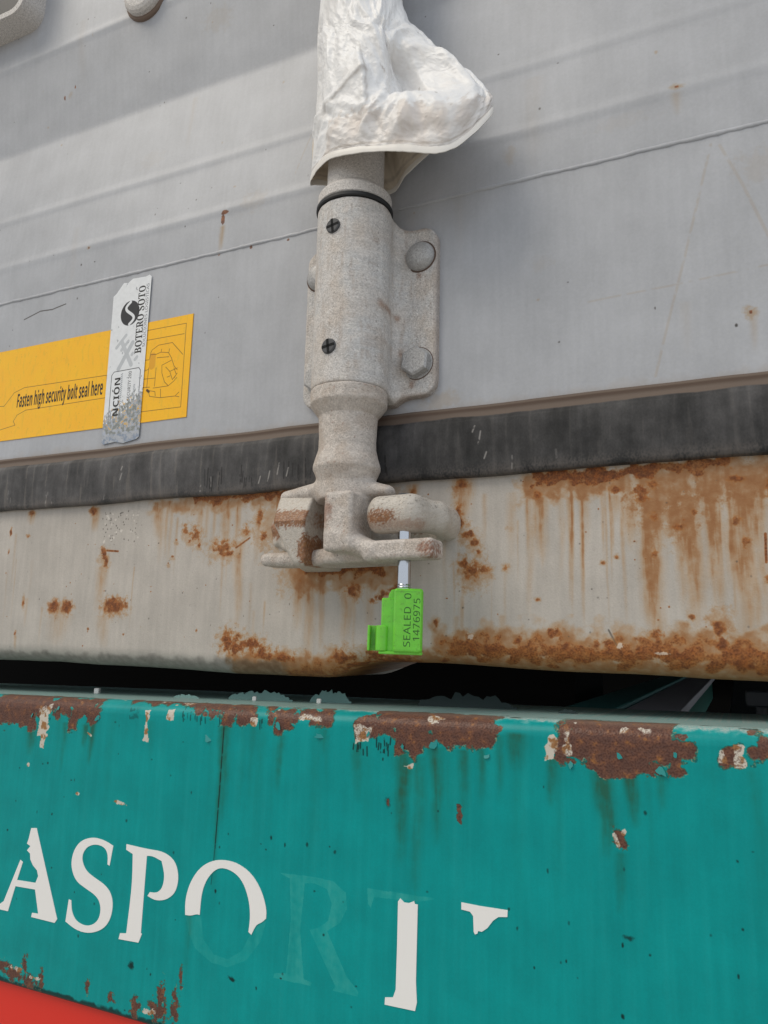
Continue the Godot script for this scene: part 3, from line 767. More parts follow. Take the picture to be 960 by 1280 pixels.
func build_trailer() -> void:
	var t := thing("container_trailer", "teal painted trailer rear beam with peeling white letters and rusted top edge", "trailer", v(0, 1230, 0))
	var o := v(0, -1230, 0)
	var R := 10.0; var Z := 45.0
	var P := Paint.new(self, -400, 300, 1236, 1500, 0.35, 6)     # 0 bare rust, 1 rusty run, 2 dirt, black or lip shade, 3 white chips, 4 ghost of lost letters, 5 primer rims
	var r := RandomNumberGenerator.new(); r.seed = 21
	var up := 6.0                                               # the sheet's length over the bend is longer than its height
	var scab := func(xa, xb, ya, yb, rough := 5.0):
		P.box(0, xa, xb, ya, yb, 1.0, rough * 1.5, 0.6); P.box(5, xa - 1.0, xb + 1.0, ya - 1.1, yb + 0.8, 1.0, rough * 1.5, 0.6)
	scab.call(-330, -284, 1431, 1456 + up); scab.call(-300, -268, 1441, 1456 + up); scab.call(-260, -219, 1443, 1455 + up, 6.0); scab.call(-246, -238, 1430, 1446, 3.0); scab.call(-228, -217, 1436, 1450, 3.0)
	scab.call(-190, -120, 1455, 1456 + up, 3.0); scab.call(-125, -84, 1453, 1458 + up, 5.0); scab.call(-102, -92, 1442, 1456, 3.0); scab.call(-86, -76, 1446, 1460, 3.0)
	scab.call(-64, -46, 1447, 1459, 4.0); scab.call(-57, -52, 1440, 1450, 2.0); scab.call(-42, -18, 1450, 1459, 4.0); scab.call(-24, -14, 1447, 1456, 2.0)
	scab.call(5, 18, 1441, 1456, 4.0); scab.call(20, 96, 1446, 1463 + up, 4.0); scab.call(34, 52, 1434, 1450, 4.0); scab.call(55, 96, 1441, 1455, 4.0)
	scab.call(137, 198, 1440, 1463 + up, 4.0); scab.call(150, 186, 1433, 1446, 4.0); scab.call(196, 206, 1444, 1452, 2.0)
	scab.call(220, 228, 1443, 1451, 2.5); scab.call(236, 262, 1446, 1456, 3.0); scab.call(262, 300, 1450, 1462, 3.0)
	P.blob(0, 167, 1399, 4.5, 8, 1.0, 0.6, 0.4); P.blob(5, 167, 1399, 5.2, 8.6, 1.0, 0.6, 0.4); P.line(3, [164, 1401, 166, 1396], 2.2, 1.0); P.blob(3, 169, 1403, 1.6, 2.2, 1.0)
	P.blob(0, 75, 1402, 2.6, 7, 1.0); P.blob(0, 28, 1404, 1.6, 3.5, 0.9); P.blob(2, 28, 1404, 2, 4, 0.5)
	for q in [[-330, -284, 1431], [-300, -268, 1441], [-260, -219, 1443], [-125, -84, 1452], [20, 96, 1444], [137, 198, 1438], [236, 290, 1447], [-64, -20, 1450]]:
		for k in int((q[1] - q[0]) / 4.0):
			var bx := r.randf_range(q[0] - 2.0, q[1] + 2.0); var by := r.randf_range(q[2] - 3.0, q[2] + 4.0); var br := r.randf_range(1.5, 4.5)
			P.blob(0, bx, by, br * 1.3, br, 1.0, 0.9); P.blob(5, bx, by, br * 1.3 + 0.8, br + 0.8, 1.0, 0.9)
		for e in [q[0], q[1]]:
			for k in 5:
				var by := r.randf_range(q[2], 1464.0); var br := r.randf_range(1.5, 4.0)
				P.blob(0, e + r.randf_range(-2.0, 2.5), by, br * 1.2, br, 1.0, 0.9); P.blob(5, e + r.randf_range(-2.0, 2.5), by, br * 1.2 + 0.8, br + 0.8, 1.0, 0.9)
	# bare white patches
	P.box(3, -278, -268, 1424, 1446, 1.0, 4, 0.6); P.box(3, -274, -270, 1414, 1428, 1.0, 3, 0.6); P.box(3, -170, -166.5, 1428, 1448, 1.0, 2, 0.5); P.box(3, -150, -144, 1444, 1451, 1.0, 2, 0.5)
	P.box(3, 5, 15, 1438, 1447, 0.75, 5, 0.9); P.box(3, 138.5, 141.5, 1440, 1456, 0.7, 3, 0.8); P.box(3, 226.5, 230.5, 1442, 1452, 1.0, 2, 0.5); P.box(3, 219, 221, 1444, 1450, 0.9, 2, 0.5); P.box(3, 247, 252, 1434, 1446, 1.0, 2, 0.5); P.box(3, 247, 256, 1456, 1460, 0.8, 2, 0.5)
	P.box(3, 128, 132, 1438, 1452, 0.7, 3, 0.6); P.box(3, 52, 66, 1455, 1459, 0.9, 4, 0.5); P.box(3, 170, 186, 1456, 1460, 0.9, 4, 0.5); P.box(3, -160, -130, 1457, 1459, 0.7, 3, 0.5); P.box(3, 36, 44, 1425.5, 1427.5, 0.8, 2, 0.4); P.box(3, -40, -20, 1449, 1453, 0.8, 4, 0.5); P.box(3, -76, -72, 1443, 1448, 0.9, 2, 0.5)
	P.blob(3, -230, 1384, 3, 1.8, 1.0); P.blob(3, -189, 1382, 9, 1.8, 1.0, 1.0, -0.15); P.blob(3, -223, 1428, 4, 1.2, 0.9, 0.8, -0.5); P.blob(3, -285, 1401, 2, 2.4, 0.9)
	for k in 14: P.blob(3, r.randf_range(-290, 250), r.randf_range(1452, 1470), r.randf_range(0.8, 2.2), r.randf_range(0.6, 1.4), 0.9, 1.0)
	# runs below the scabs
	for q in [[159, 1436, 50, 5, 1.0], [175, 1438, 34, 4, 0.9], [190, 1440, 26, 3, 0.5], [36, 1436, 70, 5, 0.8], [60, 1440, 60, 4, 0.7], [78, 1440, 46, 4, 0.5], [88, 1442, 36, 3, 0.5], [-222, 1438, 34, 3, 0.8], [-228, 1436, 20, 3, 0.8], [-285, 1432, 26, 5, 0.7], [-97, 1444, 70, 4, 0.6], [-100, 1444, 120, 2.5, 0.5], [-53, 1440, 40, 3, 0.5], [-20, 1446, 20, 3, 0.4], [110, 1452, 24, 6, 0.7], [100, 1450, 40, 3, 0.4], [130, 1440, 30, 3, 0.6], [167, 1393, 34, 3, 0.35], [7, 1440, 40, 4, 0.4], [48, 1434, 100, 5, 0.35], [-250, 1436, 40, 3, 0.4], [-118, 1330, 60, 3, 0.3]]:
		P.drip(1, q[0], q[1], q[2], q[3], q[4])
	for k in 26: P.drip(1, r.randf_range(-320, 260), r.randf_range(1440, 1452), r.randf_range(20, 110), r.randf_range(1.5, 5), r.randf_range(0.05, 0.16))
	P.line(2, [-98.5, 1448, -99, 1420, -99.5, 1395, -100.5, 1361], 0.8, 0.85, 0.25); P.line(2, [-100.5, 1361, -102, 1338], 0.7, 0.5, 0.3)
	for k in 16:
		var x := r.randf_range(0, 30); var y := r.randf_range(1432, 1446)
		P.line(2, [x, y, x + r.randf_range(-0.6, 0.6), y - r.randf_range(3, 9)], 0.9, 0.8, 0.3)
	for k in 22:
		var x := r.randf_range(-140, -66); var y := r.randf_range(1446, 1452)
		P.line(2, [x, y, x + 0.4, y - r.randf_range(2, 6)], 0.9, 0.6, 0.35)
	for k in 9: P.line(2, [-185 + k, 1450 - k % 3, -184.6 + k, 1442], 0.8, 0.4, 0.5)
	for k in 90: P.blob(2, r.randf_range(-320, 260), r.randf_range(1245, 1440), r.randf_range(0.5, 1.1), r.randf_range(0.5, 1.6), r.randf_range(0.4, 0.9), 0.8)
	for q in [[108, 1463, 4, 1.3], [-138, 1464, 6, 1.6], [212, 1466, 4, 1.0], [226, 1468, 7, 1.0], [160, 1472, 8, 1.0]]: P.blob(2, q[0], q[1], q[2], q[3], 1.0, 0.9)
	for k in 34:
		var x := r.randf_range(-330, 270); var y := r.randf_range(1459, 1474)
		P.blob(2 if k % 2 else 0, x, y, r.randf_range(2, 9), r.randf_range(0.5, 1.3), r.randf_range(0.5, 0.9), 1.2)
	P.blob(2, -166, 1276, 3, 3, 0.9); P.blob(2, -81, 1283, 3.5, 1.6, 0.9, 1.0, -0.3); P.blob(2, 170, 1350, 3, 1.5, 0.7); P.blob(2, 166, 1284, 2, 3, 0.7)
	# lower edge at the left: rust eating up from below
	for q in [[-278, 1250, 12, 6], [-292, 1254, 8, 5], [-262, 1247, 10, 6], [-268, 1258, 3, 8], [-250, 1251, 3, 9], [-140, 1252, 10, 8], [-138, 1262, 4, 10], [-126, 1258, 4, 12], [-160, 1250, 5, 8], [-205, 1256, 3, 6], [-122, 1276, 2, 8], [-182, 1252, 4, 4]]:
		P.blob(0, q[0], q[1], q[2], q[3], 1.0, 1.3); P.blob(5, q[0], q[1], q[2] * 1.2, q[3] * 1.15, 1.0, 1.3)
	for q in [[-275, 1254, 9, 2], [-256, 1251, 8, 1.6], [-148, 1250, 7, 3]]: P.blob(3, q[0], q[1], q[2], q[3], 0.8, 1.4)
	P.box(2, -400, 300, 1236, 1245, 0.8, 2, 1)  # shade of the beam's lower lip painted as a dark band
	# where lost letters kept the paint pale
	P.poly(4, outline([-121.5, 1315.0, -117.6, 1303.9, -112.0, 1296.1, -98.0, 1289.9, -84.8, 1289.5, -70.5, 1296.3, -60.4, 1309.2, -56.2, 1323.9, -62.8, 1318.6, -68.7, 1312.0, -74.4, 1301.2, -85.1, 1294.4, -96.5, 1295.2, -105.7, 1303.0, -108.8, 1317.0]), 0.7)
	P.poly(4, outline([-48.5, 1352.6, -25.8, 1353.6, -8.8, 1353.2, 0.5, 1347.7, 1.7, 1338.4, -2.9, 1329.6, -11.8, 1323.5, 3.0, 1300.1, 11.2, 1293.2, 10.5, 1290.5, -6.4, 1290.5, -4.8, 1293.4, -24.3, 1322.1, -17.7, 1324.5, -11.2, 1329.6, -9.1, 1339.5, -12.8, 1347.8, -22.2, 1349.9, -29.0, 1349.0, -31.1, 1321.0, -27.2, 1293.2, -21.3, 1292.3, -22.0, 1290.2, -49.5, 1289.7, -48.8, 1292.6, -40.1, 1294.2, -38.3, 1326.7, -40.4, 1350.2]), 1.0)
	P.poly(4, outline([15.1, 1352.5, 45.7, 1352.8, 58.6, 1353.2, 59.2, 1352.3, 49.3, 1349.8, 36.2, 1348.8, 20.2, 1348.0, 17.9, 1341.4, 16.0, 1343.7]), 1.0)
	var b := P.b
	var tex := P.run(func(i, j):
		var at: int = j * P.w + i
		var y: float = P.y1 - j * P.s
		var c := nz(2, i * 0.6, j * 0.6); var s := nz(1, i * 0.9, j * 0.05 + 33); var s2 := nz(0, i * 0.5, j * 0.03); var f := nz(0, i, j); var g := nz(3, i, j); var m := nz(1, i, j)
		var k := 1.0 + (c - 0.5) * 0.10 + (s - 0.5) * 0.055 + (s2 - 0.5) * 0.03 + (g - 0.5) * 0.03
		var col := Color(0.0 + maxf(0.0, s - 0.5) * 0.08, 0.545 * k, 0.538 * k)
		col = col.lerp(Color(0.24, 0.62, 0.59), clampf(b[4][at] * (0.48 + (m - 0.5) * 0.5 + (s - 0.5) * 0.5), 0, 1))
		col = col.lerp(Color(0.22, 0.27, 0.17), clampf(b[1][at] * (0.45 + 0.5 * m), 0, 0.62))
		# dust lying on the top
		col = col.lerp(Color(0.66, 0.69, 0.67), smoothstep(1457.0, 1462.0, y + (m - 0.5) * 5.0) * (0.84 + (f - 0.5) * 0.5))
		col = col.lerp(Color(0.07, 0.08, 0.07), clampf(b[2][at], 0, 1) * 0.85)
		var rim := smoothstep(0.4, 0.6, b[5][at])
		var ru := smoothstep(0.4, 0.6, b[0][at] + (f - 0.5) * 0.4)
		var prim := Color(0.66, 0.56, 0.42).lerp(Color(0.46, 0.30, 0.18), smoothstep(0.3, 0.55, m)).lerp(Color(0.06, 0.34, 0.32), smoothstep(0.35, 0.6, f))
		col = col.lerp(prim, rim * (1.0 - ru) * 0.75)
		var rc := Color(0.37, 0.262, 0.225).lerp(Color(0.48, 0.32, 0.24), clampf(m * 1.6 - 0.5, 0, 1)).lerp(Color(0.24, 0.15, 0.13), clampf(f * 1.6 - 0.7, 0, 0.7))
		rc = rc.lerp(Color(0.50, 0.44, 0.40), smoothstep(1456.0, 1464.0, y) * 0.6)
		if m > 0.72: rc = rc.lerp(Color(0.62, 0.42, 0.22), (m - 0.72) * 3.5)
		col = col.lerp(rc, ru)
		var wh := smoothstep(0.4, 0.6, b[3][at] + (f - 0.5) * 0.3)
		col = col.lerp(Color(0.76, 0.73, 0.68).lerp(Color(0.58, 0.42, 0.27), smoothstep(0.50, 0.68, m)), wh * (1.0 - 0.5 * ru * smoothstep(0.5, 0.6, f)))
		col.a = 0.62 + (s - 0.5) * 0.05 + (f - 0.5) * 0.03 - rim * 0.12 - ru * (0.22 - (f - 0.5) * 0.35 - (m - 0.5) * 0.25) - wh * 0.06 + b[4][at] * 0.01
		return col)
	var tm := material(tex, 0.33, 0.06, 0.3)
	M.teal = tm
	var x0 := -760.0; var x1 := 620.0
	var np := 40
	var prof := func(x: float, k: int) -> Array:      # y, z, length along the sheet
		var top := drawn_top(x); var a0 := top - R
		if k == 0: return [1241.0, Z - 4.0, 1238.0]
		if k == 1: return [1241.6, Z - 1.2, 1240.0]
		if k < 16: return [lerpf(1243.5, a0, (k - 2) / 13.0), Z, lerpf(1243.5, a0, (k - 2) / 13.0)]
		if k < 28:
			var a := (k - 15) / 12.0 * PI / 2
			return [a0 + sin(a) * R, Z - R + cos(a) * R, a0 + a * R]
		var d := (k - 27) / 12.0 * lerpf(185.0, 135.0, smoothstep(-325, 200, x))
		return [top - d * 0.022, Z - R - d, a0 + PI / 2 * R + d]
	var sheet := grid(260, np - 1, func(u, w):
		var x := lerpf(x0, x1, u); var q: Array = prof.call(x, roundi(w * (np - 1)))
		return v(beam_x(x), beam_y(q[0]), q[1] + (nzs(4, x * 0.35 + 9, q[0] * 0.35) - 0.5) * 0.5) + o, func(u, w):
		var x := lerpf(x0, x1, u); var q: Array = prof.call(x, roundi(w * (np - 1)))
		return P.uv(x, minf(q[2], 1499.0)))
	var beam := obj("rear_beam", sheet, tm, t, "teal painted steel beam, chipped to brown rust along its rounded top edge")
	# closed behind and below
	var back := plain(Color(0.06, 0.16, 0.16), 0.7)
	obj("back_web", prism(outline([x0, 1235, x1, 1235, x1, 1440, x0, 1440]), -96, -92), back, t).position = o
	# letters of white vinyl, some of them torn
	var letters := [
		[-274.4, 1354.2, -268.7, 1354.9, -238.9, 1294.3, -241.1, 1291.4, -265.4, 1291.6, -264.9, 1294.6, -258.5, 1295.0, -264.1, 1311.2, -285.2, 1310.6, -290.6, 1291.8, -302.6, 1291.7, -302.7, 1295.8, -300.4, 1295.4, -296.2, 1298.2, -282.7, 1330.0, -279.8, 1328.8, -284.1, 1315.2, -264.4, 1315.9, -262.2, 1321.0, -264.0, 1324.9, -268.8, 1327.9, -272.1, 1331.7, -273.0, 1335.8, -276.6, 1337.7, -273.4, 1341.2, -277.3, 1342.5, -276.0, 1346.3],
		[-190.3, 1351.6, -192.3, 1337.8, -194.3, 1338.3, -194.8, 1345.7, -198.8, 1349.8, -206.7, 1350.8, -214.7, 1348.4, -219.1, 1343.2, -219.2, 1337.4, -214.3, 1331.1, -205.7, 1327.7, -195.6, 1324.5, -189.0, 1319.8, -186.0, 1312.5, -187.5, 1302.2, -193.7, 1294.6, -206.0, 1289.8, -219.1, 1289.9, -230.4, 1294.1, -229.0, 1309.4, -226.5, 1309.2, -225.2, 1301.9, -220.7, 1296.4, -213.0, 1294.2, -205.8, 1295.1, -199.1, 1299.3, -197.0, 1306.3, -199.0, 1312.7, -204.3, 1316.5, -214.5, 1319.6, -223.2, 1322.9, -228.2, 1329.2, -229.9, 1336.0, -228.0, 1344.4, -221.8, 1351.6, -210.6, 1355.3, -199.0, 1354.4],
		[-178.0, 1354.3, -158.9, 1353.4, -143.5, 1353.5, -133.0, 1348.7, -129.0, 1339.0, -130.8, 1328.7, -138.2, 1322.7, -148.0, 1320.7, -155.4, 1322.7, -153.6, 1325.4, -147.3, 1325.8, -142.6, 1329.8, -141.4, 1338.3, -145.0, 1347.1, -153.4, 1349.4, -158.5, 1348.8, -159.0, 1297.8, -158.0, 1297.6, -160.5, 1291.5, -178.6, 1290.8, -177.7, 1294.7, -172.0, 1295.6, -169.9, 1327.7, -171.5, 1348.4, -177.8, 1350.5],
		[-121.6, 1315.6, -122.4, 1325.4, -119.2, 1336.8, -112.1, 1346.8, -103.0, 1352.6, -92.5, 1354.9, -80.9, 1354.2, -69.2, 1349.1, -60.9, 1339.8, -56.5, 1329.2, -56.6, 1323.5, -59.7, 1320.7, -64.0, 1318.6, -67.3, 1312.1, -69.6, 1313.4, -68.7, 1323.0, -70.5, 1333.1, -75.6, 1342.9, -82.8, 1348.1, -92.2, 1349.9, -99.0, 1347.7, -105.6, 1340.5, -109.1, 1331.0, -109.5, 1317.5, -112.1, 1317.6, -116.8, 1315.8],
		[36.5, 1347.9, 37.9, 1349.8, 40.4, 1347.9, 43.4, 1347.9, 46.9, 1349.6, 47.5, 1348.0, 49.3, 1348.0, 48.8, 1305.6, 49.6, 1294.9, 48.5, 1290.1, 29.0, 1289.7, 29.2, 1293.6, 34.3, 1294.6, 36.0, 1299.2, 36.4, 1323.3],
		[76.7, 1353.4, 88.0, 1353.1, 104.3, 1353.4, 104.1, 1349.8, 98.9, 1349.0, 95.7, 1346.5, 92.4, 1342.1, 89.1, 1339.6, 86.9, 1339.7, 86.4, 1338.2, 85.0, 1337.5, 84.2, 1338.8, 83.9, 1347.1, 82.0, 1349.2, 76.7, 1349.6]]
	var say := ["white letter A, its left stroke torn", "white letter S", "white letter P", "upper half of a white letter O", "white stem of a torn letter T", "torn scrap of the last white letter"]
	var curved := [1, 2, 3]
	for k in letters.size():
		var pts := outline(letters[k])
		if k in curved: pts = soften(pts)
		for n in pts.size(): pts[n] = Vector2(beam_x(pts[n].x), beam_y(pts[n].y))
		obj("letter", prism(pts, Z - 0.6, Z + 0.42), M.vinyl, t, say[k]).position = o
	# the red plate below
	var red := plain(Color(0.84, 0.16, 0.09), 0.35)
	obj("red_panel", prism(outline([x0, 1100, x1, 1100, x1, beam_y(1240.4), x0, beam_y(1240.4)]), Z - 30, Z - 5.0), red, t, "bright red panel under the teal beam").position = o
	# paint curling up from the top of the beam
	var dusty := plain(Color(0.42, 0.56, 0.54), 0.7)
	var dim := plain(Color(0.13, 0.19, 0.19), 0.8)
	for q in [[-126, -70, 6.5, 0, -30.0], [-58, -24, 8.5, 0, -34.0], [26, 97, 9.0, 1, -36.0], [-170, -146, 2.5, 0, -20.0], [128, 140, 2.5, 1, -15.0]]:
		var shape := PackedVector2Array()
		var n := 26
		for k in n + 1: shape.append(Vector2(lerpf(q[0], q[1], k / float(n)), -3.0))
		for k in n + 1:
			var u := 1.0 - k / float(n)
			shape.append(Vector2(lerpf(q[0], q[1], u) + (nz(0, k * 5, q[0]) - 0.5) * 2.0, q[2] * (0.15 + pow(sin(PI * clampf(u * 1.05, 0, 1)), 0.5) * (0.25 + 1.1 * nz(1, k * 11 + 40, q[0] + 200)))))
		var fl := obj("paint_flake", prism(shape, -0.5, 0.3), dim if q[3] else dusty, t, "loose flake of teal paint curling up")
		fl.position = v(0, beam_top(0.0) - 0.022 * (35.0 - q[4]) * SIZE, q[4]) + o
		fl.rotation = Vector3(-0.35, 0.02, 0.0155)
	var chip := plain(Color(0.0, 0.50, 0.49), 0.4)
	for k in 14:                                             # small lifted chips along the rust's edge
		var x: float = [-284.0, -250.0, -222.0, -104.0, -56.0, -22.0, 14.0, 40.0, 62.0, 92.0, 140.0, 162.0, 188.0, 204.0, 226.0][k % 15] + r.randf_range(-8, 8)
		var y := r.randf_range(1431, 1446); var w := r.randf_range(1.4, 3.6)
		var shape := PackedVector2Array()
		for a in 9: shape.append(Vector2(cos(a * TAU / 9), sin(a * TAU / 9) * 0.55) * w * r.randf_range(0.5, 1.3))
		var fl := obj("paint_flake", prism(shape, -0.12, 0.12), chip, t)
		fl.position = v(beam_x(x), beam_y(y), Z + 0.5) + o
		fl.rotation = Vector3(r.randf_range(-0.45, 0.1), r.randf_range(-0.35, 0.35), r.randf_range(0, 3))
	# chassis members seen through the gap
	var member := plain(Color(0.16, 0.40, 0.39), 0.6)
	obj("chassis_rail", prism(rounded(37, 120, 1.5), -4200, -110), member, t, "dark teal chassis rail running back under the container").position = v(124.5, 1396, 0) + o
	obj("chassis_plate", prism(rounded(42, 8, 1), -4200, -110), plain(Color(0.68, 0.68, 0.70), 0.6), t, "grey plate along the chassis rail").position = v(165.5, 1449, 0) + o
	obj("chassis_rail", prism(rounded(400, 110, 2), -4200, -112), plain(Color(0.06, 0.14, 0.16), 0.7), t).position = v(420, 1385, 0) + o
	obj("added_back_wall", prism(rounded(2400, 900, 3), -2800, -2600), M.bitumen, t).position = v(0, 1190, 0) + o  # wall added far back so no sky shows through the gap
	var lock := obj("lock_block", prism(rounded(34, 12, 2), -260, -225, 1.0), plain(Color(0.25, 0.26, 0.27), 0.5), t)
	lock.position = v(252, 1464, 0) + o
	obj("lock_pin", lathe([0, 14, 4, 14, 4, 0, 0, 0]), plain(Color(0.3, 0.3, 0.31), 0.5), t).position = v(246, 1446, -236) + o
	obj("lock_pin", lathe([0, 14, 4, 14, 4, 0, 0, 0]), plain(Color(0.3, 0.3, 0.31), 0.5), t).position = v(258, 1446, -236) + o

func soften(p: PackedVector2Array) -> PackedVector2Array:     # two rounds of corner cutting, sharp corners kept
	for rep in 2:
		var q := PackedVector2Array()
		for i in p.size():
			var a := p[(i + p.size() - 1) % p.size()]; var b := p[i]; var c := p[(i + 1) % p.size()]
			if (b - a).normalized().dot((c - b).normalized()) < 0.72: q.append(b)
			else: q.append(b.lerp(a, 0.25)); q.append(b.lerp(c, 0.25))
		p = q
	return p

# ---------------------------------------------------------------- bracket that guides the bar
func build_bracket() -> void:
	var t := thing("bar_bracket", "grey cast bracket with round barrel bolted to the door round the locking bar", "bracket", v(0, 1668, 0))
	var o := v(0, -1668, 0)
	var wear := func(p: Vector3, n: Vector3) -> Color:
		var f := nzs(1, p.x * 3.0 + p.z * 2.0, p.y * 3.0); var g := nzs(2, p.x * 3.0 + 50, p.y * 2.0); var h := nzs(0, p.x * 5.0 + p.z * 3.0, p.y * 5.0)
		var c := Color(0.94, 0.97, 1.0).lerp(Color(0.93, 0.885, 0.84), clampf(g * 2.0 - 0.6, 0, 1)) * (0.86 + 0.26 * f)
		var run := smoothstep(0.58, 0.74, nzs(1, p.x * 6.0 + p.z * 3.0, p.y * 0.5)) * smoothstep(0.35, 0.6, f + 0.1)
		c = c.lerp(Color(0.66, 0.58, 0.52), run * 0.5)
		c = c.lerp(Color(1.12, 1.12, 1.12), smoothstep(0.6, 0.72, nzs(2, p.x * 5.0 + 90.0, p.y * 4.0 + p.z)) * 0.4)
		var edge := smoothstep(1.0, 0.2, minf(54.0 - p.x, minf(1794.0 - p.y, p.y - 1668.5)) * 0.25) if p.z < 8 else 0.0
		c = c.lerp(Color(0.50, 0.40, 0.33), clampf(edge * 0.5 + smoothstep(0.72, 0.82, h) * 0.35, 0, 0.7))
		for q in [[26.0, 1726.0], [28.0, 1700.0], [36.0, 1678.0], [39.0, 1682.0], [40.0, 1758.0]]:
			c = c.lerp(Color(0.42, 0.22, 0.12), smoothstep(5.0, 1.0, Vector2((p.x - q[0]) * 1.8, p.y - q[1]).length() + f * 3.0 - 1.0) * 0.6)
		c.a = 1.0
		return c
	obj("casting", nets(func(p: Vector3) -> float:
		var plate := rbox(p, Vector3(1, 1731.5, 1.0), Vector3(53, 63.0, 5.2), 2.0)
		var cor := Vector2(maxf(absf(p.x - 1.0) - 53.0 + 13.0, 0.0), maxf(absf(p.y - 1731.5) - 63.0 + 13.0, 0.0)).length() - 13.0
		plate = smax(plate, cor, 1.5)
		var ring := Vector2(p.x, p.z - 30.0).length() - 26.0
		var web := maxf(absf(p.x) - 19.0, p.z - 30.0)
		var bar := smax(smin(ring, web, 10.0), absf(p.y - 1733.5) - 65.8, 2.0)
		return smin(bar, plate, 17.0) + (nzs(1, p.x * 2.0 + p.z, p.y * 2.0) - 0.5) * 0.25, Vector3(-58, 1662, -4), Vector3(60, 1806, 62), 1.3, wear), M.cast, t).position = o
	var rusty := plain(Color(0.36, 0.29, 0.25), 0.9)  # dark brown of the contact rings under the bolts
	for q in [[41, 1772, 0], [-40, 1772, 0], [40, 1692.5, 1], [-37, 1690, 1]]:
		if q[2] == 0:
			var b := obj("bolt", lathe([0, 7.0, 4, 6.7, 7, 5.8, 9.0, 4.4, 10.4, 2.4, 10.8, 0.6, 10.8, -3], Vector3(0, 0, 1)), M.bolt, t, "round dome-headed bolt")
			b.position = v(q[0], q[1], 6.0) + o
		else:
			var hex := PackedVector2Array()
			for k in 6: hex.append(Vector2(cos(k * PI / 3 + 0.42), sin(k * PI / 3 + 0.42)) * 10.8)
			var b := obj("bolt", prism(hex, -3, 7.6, 1.3), M.bolt, t, "hexagonal bolt")
			b.position = v(q[0], q[1], 6.0) + o
			obj("washer", lathe([0, 0.9, 11.0, 0.9, 11.3, 0.6, 11.3, -3], Vector3(0, 0, 1)), M.bolt, b)
	for q in [[41, 1772], [-40, 1772], [40, 1692.5]]:  # contact darkening put in as dark brown rings round the bolts
		obj("dark_contact_ring", lathe([10, 0.4, 11.5, 0.4, 11.9, 0.2, 11.9, -2], Vector3(0, 0, 1)), rusty, t).position = v(q[0], q[1], 6.1) + o
	for y in [1778.5, 1692.5]:
		var s := obj("plastic_rivet", lathe([0, 1.3, 4.4, 1.3, 5.1, 0.9, 5.3, 0.2, 5.3, -3], Vector3(0, 0, 1), 28), M.dark_plastic, t, "black round rivet with a cross slot")
		s.position = v(-2.5, y, 55.9) + o
		s.rotation.y = -0.1
		s.rotation.z = 0.12
		for k in 2: obj("slot", prism(rounded(9.8, 1.9, 0.3), 0.5, 1.40), M.slot, s).rotation.z = k * PI / 2
	obj("bush", lathe([20, 0, 26.6, 0, 27.2, 0.8, 27.2, 2.8, 26.4, 3.6, 20, 3.6]), M.black, t, "black plastic bush ring").position = v(0, 1799.2, 30) + o

